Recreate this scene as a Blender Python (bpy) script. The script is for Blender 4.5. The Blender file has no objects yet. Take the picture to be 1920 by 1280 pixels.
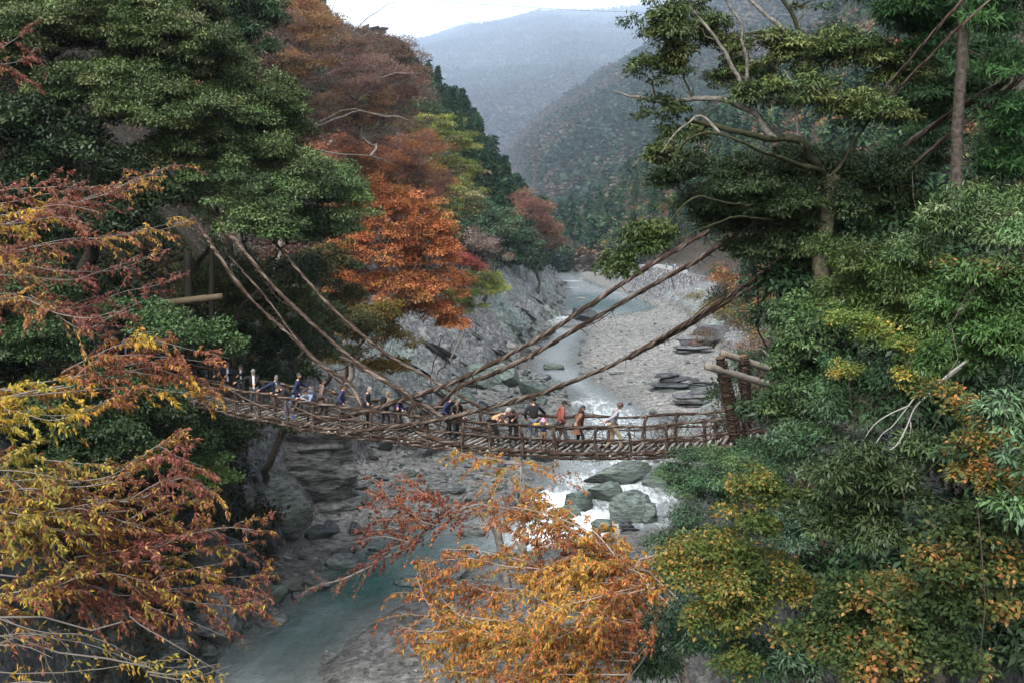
import bpy, bmesh, math, random
import numpy as np
from mathutils import Vector, Matrix
R = math.radians
scn = bpy.context.scene
COL = scn.collection
# ---------------------------------------------------------------- camera
FPX = 1867.0                       # focal length in pixels of a 1920 wide frame
CAMZ = 21.0
PITCH = math.atan(220.0 / FPX)
cam = bpy.data.cameras.new("camera"); co = bpy.data.objects.new("camera", cam); COL.objects.link(co)
cam.sensor_width = 36.0; cam.lens = 36.0 * FPX / 1920.0
cam.clip_start = 0.1; cam.clip_end = 60000.0
co.location = (0, 0, CAMZ); co.rotation_euler = (R(90) - PITCH, 0, 0)
scn.camera = co
# ---------------------------------------------------------------- sky and sun (overcast)
SUN_EL, SUN_AZ = 52.0, 215.0       # azimuth clockwise from +Y
w = bpy.data.worlds.new("World"); scn.world = w; w.use_nodes = True
nt = w.node_tree; nt.nodes.clear()
out = nt.nodes.new("ShaderNodeOutputWorld"); bg = nt.nodes.new("ShaderNodeBackground")
sky = nt.nodes.new("ShaderNodeTexSky"); sky.sky_type = 'NISHITA'; sky.sun_disc = False
sky.sun_elevation = R(SUN_EL); sky.sun_rotation = R(SUN_AZ); sky.air_density = 1.0; sky.dust_density = 4.0
bw = nt.nodes.new("ShaderNodeRGBToBW")
gray = nt.nodes.new("ShaderNodeMix"); gray.data_type = 'RGBA'; gray.inputs[0].default_value = 0.93
nt.links.new(sky.outputs[0], bw.inputs[0]); nt.links.new(sky.outputs[0], gray.inputs[6]); nt.links.new(bw.outputs[0], gray.inputs[7])
tc = nt.nodes.new("ShaderNodeTexCoord"); cn = nt.nodes.new("ShaderNodeTexNoise"); cn.inputs['Scale'].default_value = 2.2; cn.inputs['Detail'].default_value = 5
mp = nt.nodes.new("ShaderNodeMapping"); mp.inputs['Scale'].default_value = (1, 1, 3.0)
nt.links.new(tc.outputs['Generated'], mp.inputs[0]); nt.links.new(mp.outputs[0], cn.inputs[0])
rmp = nt.nodes.new("ShaderNodeMapRange"); rmp.inputs[1].default_value = 0.3; rmp.inputs[2].default_value = 0.7
rmp.inputs[3].default_value = 5.3; rmp.inputs[4].default_value = 6.8
nt.links.new(cn.outputs[0], rmp.inputs[0])
mul = nt.nodes.new("ShaderNodeMix"); mul.data_type = 'RGBA'; mul.blend_type = 'MULTIPLY'; mul.inputs[0].default_value = 1
nt.links.new(gray.outputs[2], mul.inputs[6]); nt.links.new(rmp.outputs[0], mul.inputs[7])
tint = nt.nodes.new("ShaderNodeMix"); tint.data_type = 'RGBA'; tint.blend_type = 'MULTIPLY'; tint.inputs[0].default_value = 1
tint.inputs[7].default_value = (1.015, 1.0, 0.965, 1)
nt.links.new(mul.outputs[2], tint.inputs[6]); nt.links.new(tint.outputs[2], bg.inputs[0])
bg.inputs[1].default_value = 0.15
nt.links.new(bg.outputs[0], out.inputs[0])
sd = bpy.data.lights.new("sun", 'SUN'); so = bpy.data.objects.new("sun", sd); COL.objects.link(so)
sd.energy = 0.5; sd.angle = R(14); sd.color = (1.0, 0.965, 0.92)
_az, _el = R(SUN_AZ), R(SUN_EL)
sdir = Vector((math.sin(_az) * math.cos(_el), math.cos(_az) * math.cos(_el), math.sin(_el)))
so.rotation_euler = sdir.to_track_quat('Z', 'Y').to_euler()
scn.view_settings.view_transform = 'Standard'; scn.view_settings.look = 'None'
scn.view_settings.exposure = 0.12; scn.view_settings.gamma = 1.0
cy = scn.cycles
cy.max_bounces = 5; cy.diffuse_bounces = 2; cy.glossy_bounces = 2; cy.transmission_bounces = 3
cy.transparent_max_bounces = 6; cy.volume_bounces = 1; cy.use_denoising = True
cy.caustics_reflective = False; cy.caustics_refractive = False; cy.sample_clamp_indirect = 4
# ---------------------------------------------------------------- maths helpers
_c, _s = math.cos(PITCH), math.sin(PITCH)
def ray(px, py):
    a, b = px - 960.0, py - 640.0
    return np.array([a, FPX * _c - b * _s, -FPX * _s - b * _c])
def P(px, py, Y):                       # world point seen at this pixel at world depth Y
    d = ray(px, py); return np.array([0, 0, CAMZ]) + d * (Y / d[1])
def G(px, py, z=0.0):                   # world point on the level plane z
    d = ray(px, py); return np.array([0, 0, CAMZ]) + d * ((z - CAMZ) / d[2])
def unit(v):
    v = np.asarray(v, float); return v / np.maximum(np.linalg.norm(v, axis=-1, keepdims=True), 1e-9)
def _hash(i, j, k, seed):
    h = (i * 374761393 + j * 668265263 + k * 2147483647 + seed * 974711) & 0xffffffff
    h = ((h ^ (h >> 13)) * 1274126177) & 0xffffffff
    h = ((h ^ (h >> 16)) * 2246822519) & 0xffffffff
    return ((h ^ (h >> 15)) & 0xffffff) / float(0xffffff)
def vnoise(p, seed=0):
    p = np.asarray(p, float); i = np.floor(p).astype(np.int64); f = p - i; f = f * f * (3 - 2 * f)
    r = 0
    for dx in (0, 1):
        for dy in (0, 1):
            for dz in (0, 1):
                wgt = (f[:, 0] if dx else 1 - f[:, 0]) * (f[:, 1] if dy else 1 - f[:, 1]) * (f[:, 2] if dz else 1 - f[:, 2])
                r = r + wgt * _hash(i[:, 0] + dx, i[:, 1] + dy, i[:, 2] + dz, seed)
    return r * 2 - 1
def fbm(p, octv=4, seed=0, gain=0.5):
    p = np.asarray(p, float); a = 1.0; s = 0; t = 0
    for o in range(octv):
        s = s + a * vnoise(p * 2 ** o + o * 17.3, seed + o); t += a; a *= gain
    return s / t
def ridged(p, octv=4, seed=0):
    p = np.asarray(p, float); a = 1.0; s = 0; t = 0
    for o in range(octv):
        s = s + a * (1 - np.abs(vnoise(p * 2 ** o + o * 11.1, seed + o)) * 2); t += a; a *= 0.5
    return s / t
# ---------------------------------------------------------------- mesh helpers
class MB:                                # collects pieces, builds ONE mesh object
    def __init__(s): s.v = []; s.f = []; s.c = []; s.n = 0; s.mi = []; s.cm = 0
    def add(s, v, f, col=(1, 1, 1)):
        v = np.asarray(v, float).reshape(-1, 3); f = np.asarray(f, np.int64)
        if len(v) == 0: return
        s.v.append(v); s.f.append(f + s.n); s.mi.append(np.full(len(f), s.cm))
        col = np.asarray(col, float)
        s.c.append(np.broadcast_to(col, (len(v), 3)) if col.ndim == 1 else col); s.n += len(v)
    def mesh(s, name, mats, smooth=False):
        me = bpy.data.meshes.new(name); V = np.concatenate(s.v); me.vertices.add(len(V)); me.vertices.foreach_set('co', V.ravel())
        lt = np.concatenate([np.full(len(f), f.shape[1]) for f in s.f]); li = np.concatenate([f.ravel() for f in s.f])
        me.loops.add(len(li)); me.loops.foreach_set('vertex_index', li.astype(np.int32))
        me.polygons.add(len(lt)); ls = np.concatenate([[0], np.cumsum(lt)[:-1]])
        me.polygons.foreach_set('loop_start', ls.astype(np.int32))
        if isinstance(mats, (list, tuple)):
            for m in mats: me.materials.append(m)
            me.polygons.foreach_set('material_index', np.concatenate(s.mi).astype(np.int32))
        else: me.materials.append(mats)
        if smooth: me.polygons.foreach_set('use_smooth', np.ones(len(lt), bool))
        a = me.color_attributes.new('col', 'FLOAT_COLOR', 'POINT')
        C = np.ones((len(V), 4)); C[:, :3] = np.concatenate(s.c); a.data.foreach_set('color', C.ravel())
        me.update(calc_edges=True); return me
    def build(s, name, mats, parent=None, smooth=False):
        if s.n == 0: return None
        o = bpy.data.objects.new(name, s.mesh(name, mats, smooth)); COL.objects.link(o)
        if parent is not None:
            o.parent = parent; o.matrix_parent_inverse = Matrix.Translation(-parent.location)
        return o
def tag(o, label=None, cat=None, group=None, kind=None):
    if label: o['label'] = label
    if cat: o['category'] = cat
    if group: o['group'] = group
    if kind: o['kind'] = kind
    return o
def thing(name, label, cat, loc, group=None):
    o = bpy.data.objects.new(name, None); COL.objects.link(o); o.location = tuple(loc); o.empty_display_size = 0.3
    return tag(o, label, cat, group)
def jit(rng, c, a): return np.clip(np.asarray(c, float) * (1 + a * rng.uniform(-1, 1)), 0, 1)
def smooth_path(pts, step):
    pts = np.asarray(pts, float)
    if len(pts) > 2:
        e = np.vstack([2 * pts[0] - pts[1], pts, 2 * pts[-1] - pts[-2]]); o = []
        for i in range(1, len(e) - 2):
            a, b, c, d = e[i - 1], e[i], e[i + 1], e[i + 2]; n = max(2, int(np.linalg.norm(c - b) / step))
            t = np.linspace(0, 1, n, endpoint=False)[:, None]
            o.append(0.5 * (2 * b + (c - a) * t + (2 * a - 5 * b + 4 * c - d) * t ** 2 + (3 * b - a - 3 * c + d) * t ** 3))
        return np.vstack(o + [pts[-1:]])
    n = max(2, int(np.linalg.norm(pts[1] - pts[0]) / step) + 1)
    return pts[0] + (pts[1] - pts[0]) * np.linspace(0, 1, n)[:, None]
def frames(p):
    t = unit(np.gradient(p, axis=0)); up = np.array([0.05, 0.03, 1.0])
    if abs(t[:, 2]).mean() > 0.9: up = np.array([0.1, 1.0, 0.05])
    a = unit(np.cross(t, up)); b = np.cross(a, t); return t, a, b
def tube(mb, p, r, sides=6, col=(1, 1, 1), cap=True):
    p = np.asarray(p, float); n = len(p); r = np.broadcast_to(np.asarray(r, float), (n,))
    t, a, b = frames(p); th = np.arange(sides) * 2 * math.pi / sides
    V = p[:, None, :] + r[:, None, None] * (np.cos(th)[None, :, None] * a[:, None, :] + np.sin(th)[None, :, None] * b[:, None, :])
    i = np.arange(n - 1)[:, None] * sides; j = np.arange(sides)[None, :]; k = (j + 1) % sides
    F = np.stack([i + j, i + k, i + sides + k, i + sides + j], -1).reshape(-1, 4)
    c = np.asarray(col, float)
    if c.ndim == 2: c = np.repeat(c, sides, axis=0)
    if cap and sides > 3:
        mb.add(V.reshape(-1, 3), F, c)
        nn = mb.n; mb.f.append(np.array([list(range(nn - sides, nn))])); mb.mi.append(np.array([mb.cm]))
        st = nn - n * sides; mb.f.append(np.array([list(range(st + sides - 1, st - 1, -1))])); mb.mi.append(np.array([mb.cm]))
    else: mb.add(V.reshape(-1, 3), F, c)
def rope(mb, path, rad, rng, strands=4, sr=None, pitch=0.9, cols=None, step=0.11, wisps=0.0):
    p = smooth_path(path, step); n = len(p); t, a, b = frames(p); s = np.arange(n) * step
    sr = sr or rad * 0.62; cols = cols or VINE
    wob = 1 + 0.22 * vnoise(np.stack([s * 1.5, s * 0 + rng.uniform(0, 99), s * 0], 1), 5)
    for k in range(strands):
        ph = 2 * math.pi * k / strands + s / pitch * 2 * math.pi + rng.uniform(-.5, .5)
        rr = rad * (0.5 + 0.3 * vnoise(np.stack([s * 1.1 + k * 7, s * 0 + k, s * 0], 1), 3)) * wob
        q = p + rr[:, None] * (np.cos(ph)[:, None] * a + np.sin(ph)[:, None] * b)
        cn_ = np.array(cols)[np.clip(((vnoise(np.stack([s * .5 + k * 31, s * 0 + k, s * 0], 1), 9) * 1.2 + .5) * len(cols)).astype(int), 0, len(cols) - 1)] * (1 + .3 * vnoise(np.stack([s * 6 + k * 3, s * 0, s * 0], 1), 2))[:, None]
        tube(mb, q, sr * wob * (0.75 + 0.45 * rng.random()) * (1 + .25 * vnoise(np.stack([s * 4 + k * 5, s * 0 + 2, s * 0], 1), 6)), 5, cn_, False)
    for _ in range(int(len(p) * step * wisps * .35)):            # loose strands running beside the rope
        i = rng.integers(0, max(1, n - 10)); m_ = min(n - i, rng.integers(6, 16)); o_ = (a[i] * rng.normal() + b[i] * rng.normal()) * rad * 1.15
        if m_ > 3: q = p[i:i + m_] + o_ * np.sin(np.linspace(.3, 2.9, m_))[:, None] * 1.2; tube(mb, q, rad * .2, 4, jit(rng, cols[rng.integers(len(cols))], .25), False)
    for _ in range(int(wisps * n * step)):
        i = rng.integers(1, n - 1); d = unit(t[i] * rng.uniform(-1, 1) + a[i] * rng.uniform(-.6, .6) + b[i] * rng.uniform(-1, .5))
        L = rng.uniform(.15, .5) * (rad / .08) ** .5
        q = p[i] + d * np.linspace(0, L, 4)[:, None] + np.array([0, 0, -1]) * (np.linspace(0, 1, 4)[:, None] ** 2) * L * .4
        tube(mb, q, [rad * .22, rad * .2, rad * .15, rad * .06], 4, jit(rng, cols[rng.integers(len(cols))], .25), False)
VINE = [(.033, .022, .017), (.045, .032, .025), (.020, .014, .012), (.036, .021, .015), (.040, .026, .019), (.095, .075, .062)]
# ---------------------------------------------------------------- materials
def newmat(name):
    m = bpy.data.materials.new(name); m.use_nodes = True; return m, m.node_tree, m.node_tree.nodes['Principled BSDF']
def col_node(t):
    a = t.nodes.new("ShaderNodeVertexColor"); a.layer_name = 'col'; return a
def noise(t, scale, detail=4, coord='Object', stretch=None, rough=.55):
    tc = t.nodes.new("ShaderNodeTexCoord"); n = t.nodes.new("ShaderNodeTexNoise")
    n.inputs['Scale'].default_value = scale; n.inputs['Detail'].default_value = detail; n.inputs['Roughness'].default_value = rough
    if stretch:
        m = t.nodes.new("ShaderNodeMapping"); m.inputs['Scale'].default_value = stretch[:3]
        if len(stretch) > 3: m.inputs['Rotation'].default_value = stretch[3:]
        t.links.new(tc.outputs[coord], m.inputs[0]); t.links.new(m.outputs[0], n.inputs[0])
    else: t.links.new(tc.outputs[coord], n.inputs[0])
    return n
def mixc(t, a, b, fac, blend='MIX'):
    m = t.nodes.new("ShaderNodeMix"); m.data_type = 'RGBA'; m.blend_type = blend
    for s, i in ((fac, 0), (a, 6), (b, 7)):
        if isinstance(s, bpy.types.NodeSocket): t.links.new(s, m.inputs[i])
        elif isinstance(s, (int, float)): m.inputs[i].default_value = s
        else: m.inputs[i].default_value = (*s, 1)
    return m.outputs[2]
def rng_node(t, sock, a, b, c=0.0, d=1.0):
    m = t.nodes.new("ShaderNodeMapRange"); m.inputs[1].default_value = a; m.inputs[2].default_value = b
    m.inputs[3].default_value = c; m.inputs[4].default_value = d; t.links.new(sock, m.inputs[0]); return m.outputs[0]
def bump(t, b, h, strength, dist, prev=None):
    n = t.nodes.new("ShaderNodeBump"); n.inputs['Strength'].default_value = strength; n.inputs['Distance'].default_value = dist
    t.links.new(h, n.inputs['Height'])
    if prev is not None: t.links.new(prev, n.inputs['Normal'])
    t.links.new(n.outputs[0], b.inputs['Normal']); return n.outputs[0]
def leafmat(name, rough=.5, spec=.4, transl=.3):
    m, t, b = newmat(name); c = col_node(t); b.inputs['Roughness'].default_value = rough
    b.inputs['Specular IOR Level'].default_value = spec; t.links.new(c.outputs[0], b.inputs['Base Color'])
    tr = t.nodes.new("ShaderNodeBsdfTranslucent"); t.links.new(c.outputs[0], tr.inputs[0])
    mx = t.nodes.new("ShaderNodeMixShader"); mx.inputs[0].default_value = transl
    t.links.new(b.outputs[0], mx.inputs[1]); t.links.new(tr.outputs[0], mx.inputs[2])
    t.links.new(mx.outputs[0], t.nodes['Material Output'].inputs[0]); return m
def vcmat(name, rough=.85, spec=.2, nscale=None, namt=.5, bstr=0, bdist=.02, stretch=None):
    m, t, b = newmat(name); c = col_node(t); b.inputs['Roughness'].default_value = rough
    b.inputs['Specular IOR Level'].default_value = spec; s = c.outputs[0]
    if nscale:
        n = noise(t, nscale, 5, stretch=stretch); f = rng_node(t, n.outputs[0], .3, .7, 1 - namt, 1 + namt * .5)
        s = mixc(t, s, f, 1.0, 'MULTIPLY')
        if bstr: bump(t, b, n.outputs[0], bstr, bdist)
    t.links.new(s, b.inputs['Base Color']); return m
M_GLOSS = leafmat('glossy_leaf', .40, .14, .12)
M_LEAF = leafmat('soft_leaf', .6, .08, .25)
M_AUT = leafmat('autumn_leaf', .6, .10, .38)
M_BARK = vcmat('bark', .9, .05, 9, .6, .9, .04)
M_VINE = vcmat('vine', .85, .08, 14, .5, .6, .02)
M_WOOD = vcmat('weathered_wood', .85, .2, 10, .35, .3, .01)
M_CLOTH = vcmat('cloth', .9, .1, 30, .15)
M_SKIN = vcmat('skin', .55, .3)
M_HAIR = vcmat('hair', .6, .3, 60, .3)
M_TWIG = vcmat('twig', .8, .2)
def rockmat(name):
    m, t, b = newmat(name); c = col_node(t); b.inputs['Roughness'].default_value = .6; b.inputs['Specular IOR Level'].default_value = .18
    st = (1, 1.0, 4.5, .5, .35, .2)
    n1 = noise(t, 1.5, 9, stretch=st, rough=.7); n2 = noise(t, 5, 6, stretch=(1, 1, 2.5, .5, .35, .2)); n3 = noise(t, .35, 3)
    s = mixc(t, c.outputs[0], rng_node(t, n1.outputs[0], .38, .64, .25, 1.45), 1.0, 'MULTIPLY')
    s = mixc(t, s, rng_node(t, n2.outputs[0], .3, .7, .72, 1.22), 1.0, 'MULTIPLY')
    s = mixc(t, s, (.10, .135, .118), rng_node(t, n3.outputs[0], .5, .75, 0, .5))
    t.links.new(s, b.inputs['Base Color'])
    p = bump(t, b, n1.outputs[0], .9, .35); bump(t, b, n2.outputs[0], .8, .09, p); return m
M_ROCK = rockmat('schist')
# ================================================================ LAND
YT   = np.array([-10, 20, 45, 52, 60, 68, 72, 76, 90, 105, 118, 130, 140, 150, 162, 180, 218, 245, 275, 300, 330, 400, 450, 520, 600, 900.])
XWL  = np.array([-12, -12, -15.6, -13.2, -11.3, -9.0, 0.5, 1.4, 3, 6.5, 7, 5, 2.6, 2.4, 3, 5, 8.5, 12, 14, 16, 18, 16.5, 20, 18, 2, -60.])   # water, left edge
XTL  = np.array([-12, -12, -15.8, -14.8, -14.0, -13.5, -13.5, -13, -12, -9, -6.5, -4, -2, -1, 0, 3, 7, 9, 12, 14, 16, 15, 18, 14, -6, -90.])  # foot of left slope
XWR  = np.array([4, 4, -9.8, -7.0, -2.8, 12, 13, 13, 13.5, 17, 14, 12.3, 10.8, 10.5, 11.3, 13, 17.5, 36, 37, 37, 30, 27, 30, 28, 20, -30.])
XTR  = np.array([7, 7.5, 8, 8, 9.5, 12, 13.5, 14, 15, 21, 26, 29, 31, 33, 33, 34, 38, 39, 40, 40, 36, 36, 38, 38, 42, 60.])
WAP  = np.array([1, 1, 1, 1, 1, 2, 3, 4, 9, 12, 13, 14, 14, 13, 12, 12, 10, 8, 6, 6, 5, 5, 5, 4, 4, 4.])           # width of bare rock apron, left
S1   = np.array([2.6, 2.6, 2.6, 2.2, 1.9, 1.6, 1.5, 1.2, .8, .75, .75, .8, .85, .85, .9, .9, 1, 1, 1.1, 1.2, 1.2, 1.3, 1.3, 1.2, 1, .8])
S2   = np.array([1.0, 1.0, 1.0, 1.0, 1.05, 1.1, 1.1, 1.1, 1.1, 1.15, 1.2, 1.25, 1.25, 1.25, 1.25, 1.3, 1.35, 1.4, 1.45, 1.5, 1.5, 1.5, 1.3, .9, .55, .4])
SR   = np.array([2.2, 2.2, 2.0, 1.8, 1.4, 1.1, 1.0, 1.0, .9, .7, .7, .7, .7, .8, .8, .9, 1.0, 1, 1, 1, 1, .9, .9, .8, .7, .6])
def T(tab, y): return np.interp(y, YT, tab)
def land(x, y, detail=True):
    x = np.asarray(x, float); y = np.asarray(y, float); sh = x.shape; x = x.ravel(); y = y.ravel()
    q = np.stack([x * .12, y * .12, x * 0], 1)
    wig = fbm(q, 3, 4) * 1.6 + fbm(q * 5, 3, 9) * .5
    wl, tl, wr, tr = (T(a, y) for a in (XWL, XTL, XWR, XTR))
    inside = np.minimum(x - wl, wr - x) + wig * .6             # >0 in the water
    bed = -np.clip(inside, 0, 5) * .28
    dry = np.clip(-inside, 0, None)
    flat = .1 + .55 * (1 - np.exp(-dry / 3.0)) + .018 * dry
    z = np.where(inside > 0, bed, np.minimum(flat, dry * .5))
    dl = tl - x + wig; ap = T(WAP, y); s1 = T(S1, y); s2 = T(S2, y)
    capn = 11.5 / s1
    ap = np.where(s1 > 1.15, capn, ap)
    zl = np.where(dl > 0, np.minimum(dl, ap) * s1 + np.clip(dl - ap, 0, None) * s2, 0)
    zl = np.minimum(zl, .195 * y + 9 + 1.5 * np.clip(-x - .182 * y, 0, None) + wig)
    dr = x - tr + wig; s3 = T(SR, y); w3 = np.where(y < 66, 11.5 / s3, 14)
    zr = np.where(dr > 0, np.minimum(dr, w3) * s3 + np.clip(dr - w3, 0, None) * .75, 0)
    rock = np.clip(zl / 1.2, 0, 1) * np.clip(1.5 - np.clip(dl - ap, 0, None) / 3, 0, 1) + np.clip(zr / 1.2, 0, 1) * np.clip((9 - dr) / 4, 0, 1)
    z = z + zl + zr + np.clip(y - 455, 0, 150) * .10 + np.clip(y - 605, 0, None) * .06
    if detail:
        c, s = math.cos(.6), math.sin(.6)
        u = (x * c + y * s); v = (-x * s + y * c)
        ql = np.stack([x * .16 + y * .05, y * .62 - x * .22 + z * .5, z * .25], 1)
        rk = ridged(ql, 4, 21) * .85 + ridged(ql * 3.1, 2, 31) * .16
        step = np.abs(((y * .35 - x * .12 + z * .55 + fbm(q * 2, 2, 8) * 1.5) % 1.0) - .3)
        fade = np.clip(1.6 - y / 420, .4, 1)
        z = z + np.clip(rock, 0, 1) * (rk * 1.35 + (step - .3) * 1.3) * fade + (1 - np.clip(rock, 0, 1)) * np.clip((np.abs(z) - 2) / 4, 0, 1) * fbm(q * 2.2, 3, 77) * 1.2
        g = np.clip(1 - (zl + zr), 0, 1); z = z + g * np.where(inside > 0, .1, .22) * fbm(q * 9, 3, 14)
    return z.reshape(sh), np.clip(rock, 0, 1).reshape(sh), inside.reshape(sh)
def zland(x, y): return float(land(np.array([x]), np.array([y]), False)[0][0])
def grid_mesh(xs, ys, fz):
    X, Y = np.meshgrid(xs, ys); Z, C = fz(X, Y); nx, ny = len(xs), len(ys)
    V = np.stack([X, Y, Z], -1).reshape(-1, 3); i = (np.arange(ny - 1)[:, None] * nx + np.arange(nx - 1)[None, :])
    F = np.stack([i, i + 1, i + nx + 1, i + nx], -1).reshape(-1, 4); return V, F, C.reshape(-1, 3)
xs = np.concatenate([np.linspace(-320, -60, 40)[:-1], np.linspace(-60, -26, 40)[:-1], np.linspace(-26, 44, 210)[:-1], np.linspace(44, 80, 30)[:-1], np.linspace(80, 380, 40)])
ys = np.concatenate([np.linspace(-40, 36, 40)[:-1], np.linspace(36, 170, 330)[:-1], np.linspace(170, 320, 150)[:-1], np.linspace(320, 900, 120)])
def land_z(X, Y):
    Z, rk, ins = land(X, Y)
    rock = np.array([.128, .133, .140]); grav = np.array([.128, .127, .122]); soil = np.array([.03, .025, .018])  # soil darkened so its colour carries the shade under the trees
    zz = Z[..., None]; k = rk[..., None]
    q = np.stack([X.ravel() * .08, Y.ravel() * .08, Z.ravel() * 0], 1); nz = fbm(q, 4, 55).reshape(X.shape)[..., None]
    base = np.where(zz < 1.7, grav, soil); C = base * (1 - k) + rock * k
    green = np.clip((nz - .15) * 3, 0, 1) * k; C = C * (1 - .5 * green) + np.array([.13, .19, .16]) * .5 * green
    C = C * (1 - .42 * np.clip((69 - Y) / 8, 0, 1)[..., None] * (zz < 1.7)); C = C * (1 + .25 * nz); wet = np.clip(1 - np.clip(Z, 0, 1) / .45, 0, 1)[..., None]; C = C * (1 - .3 * wet)  # gravel near the camera darkened: damp tone plus shade put into the colour
    near = np.clip(((X < 0) | (X > 6)) * (70 - Y) / 14, 0, 1)[..., None]; C = C * (1 - .7 * near * k)  # bank rock under the near trees darkened; their shade is in the colour
    return Z, C
m, t, b = newmat('valley_ground'); c = col_node(t); b.inputs['Roughness'].default_value = .8; b.inputs['Specular IOR Level'].default_value = .12
n1 = noise(t, .8, 8, stretch=(1, 1, 2.5, .3, .2, .6), rough=.68); n2 = noise(t, 3.0, 7, stretch=(.35, 1.6, 1.2, 0, 0, -.35), rough=.66); n3 = noise(t, 14, 4)
vo = t.nodes.new("ShaderNodeTexVoronoi"); vo.inputs['Scale'].default_value = 3.2; tcv = t.nodes.new("ShaderNodeTexCoord"); t.links.new(tcv.outputs['Object'], vo.inputs[0])
s = mixc(t, c.outputs[0], rng_node(t, n1.outputs[0], .35, .65, .66, 1.25), 1.0, 'MULTIPLY')
s = mixc(t, s, rng_node(t, n2.outputs[0], .35, .65, .62, 1.28), 1.0, 'MULTIPLY')
s = mixc(t, s, rng_node(t, n3.outputs[0], .3, .7, .6, 1.4), 1.0, 'MULTIPLY')
vbw = t.nodes.new('ShaderNodeRGBToBW'); t.links.new(vo.outputs['Color'], vbw.inputs[0]); s = mixc(t, s, rng_node(t, vbw.outputs[0], .2, .8, .6, 1.3), 1.0, 'MULTIPLY')
t.links.new(s, b.inputs['Base Color']); p = bump(t, b, n1.outputs[0], .9, .3); p = bump(t, b, n2.outputs[0], .8, .12, p); bump(t, b, vo.outputs['Distance'], .5, .06, p)
M_LAND = m
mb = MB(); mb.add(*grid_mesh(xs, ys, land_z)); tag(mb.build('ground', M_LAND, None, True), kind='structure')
# ---------------------------------------------------------------- river
m, t, b = newmat('river_water'); c = col_node(t); sep = t.nodes.new("ShaderNodeSeparateColor"); t.links.new(c.outputs[0], sep.inputs[0])
foam_n = noise(t, .9, 9, stretch=(1.8, .5, 1), rough=.78); rip = noise(t, 1.4, 5, stretch=(1.5, .7, 1)); rip2 = noise(t, 6, 3)
add = t.nodes.new("ShaderNodeMath"); add.operation = 'MULTIPLY_ADD'; t.links.new(sep.outputs[0], add.inputs[0]); add.inputs[1].default_value = .62
t.links.new(foam_n.outputs[0], add.inputs[2]); foam = rng_node(t, add.outputs[0], .66, .95)
wc = mixc(t, (.17, .19, .195), (.008, .042, .037), sep.outputs[1])  # pale tone puts the reflected sky into the stream's base colour
wc = mixc(t, wc, (.6, .64, .66), foam); t.links.new(wc, b.inputs['Base Color'])
b.inputs['IOR'].default_value = 1.33; t.links.new(rng_node(t, foam, 0, 1, .13, .7), b.inputs['Roughness'])
al = t.nodes.new("ShaderNodeMath"); al.operation = 'MAXIMUM'; t.links.new(sep.outputs[2], al.inputs[0]); t.links.new(foam, al.inputs[1])
t.links.new(al.outputs[0], b.inputs['Alpha'])
p = bump(t, b, rip.outputs[0], .8, .35); p = bump(t, b, rip2.outputs[0], .35, .05, p); bump(t, b, foam_n.outputs[0], .4, .2, p)
M_WATER = m
FOAM = [(8.5, 70, 7, .3), (4.2, 69, 3.2, 1.1), (3.2, 74, 2.6, 1.0), (2.2, 66, 2.6, .9), (9.5, 80, 4, .55), (11, 75, 2.5, .5), (10.5, 86, 3, .5), (5.5, 80, 3, .4), (10, 108, 6, .42), (8.5, 116, 4, .45), (9.3, 100, 6, .3), (7, 88, 8, .22),
        (7, 150, 5, .2), (8, 215, 6, .45), (10, 225, 6, .5), (19, 330, 5, .4), (22, 370, 6, .45), (16, 300, 7, .3)]
DEEP = [(-9, 57, 5, 1), (-7, 62, 5, .8), (24, 262, 17, 1), (34, 245, 12, .8), (20, 290, 12, .8), (-11, 50, 4, .7)]
def water_z(X, Y):
    Z, rk, ins = land(X, Y); foam = np.zeros_like(X); deep = np.zeros_like(X)
    for fx, fy, fr, a in FOAM: foam = np.maximum(foam, a * np.exp(-(((X - fx) / fr) ** 2 + ((Y - fy) / (fr * 1.5)) ** 2)))
    for fx, fy, fr, a in DEEP: deep = np.maximum(deep, a * np.clip(1.3 - np.hypot((X - fx) / fr, (Y - fy) / (fr * 1.6)), 0, 1))
    deep = deep * np.clip(-Z / .35, 0, 1); alpha = np.clip(.22 + -Z * .8, .25, .88)
    q = np.stack([X.ravel() * 1.1, Y.ravel() * .5, X.ravel() * 0], 1); h = (fbm(q, 4, 99) * (.06 + .30 * foam.ravel())).reshape(X.shape)
    return h, np.stack([foam, deep, alpha], -1)
xw = np.concatenate([np.linspace(-110, -16, 30)[:-1], np.linspace(-16, 40, 200)[:-1], np.linspace(40, 80, 15)])
yw = np.concatenate([np.linspace(-20, 44, 20)[:-1], np.linspace(44, 170, 300)[:-1], np.linspace(170, 320, 120)[:-1], np.linspace(320, 900, 60)])
mb = MB(); mb.add(*grid_mesh(xw, yw, water_z)); tag(mb.build('river_water', M_WATER, None, True), kind='structure')
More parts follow.
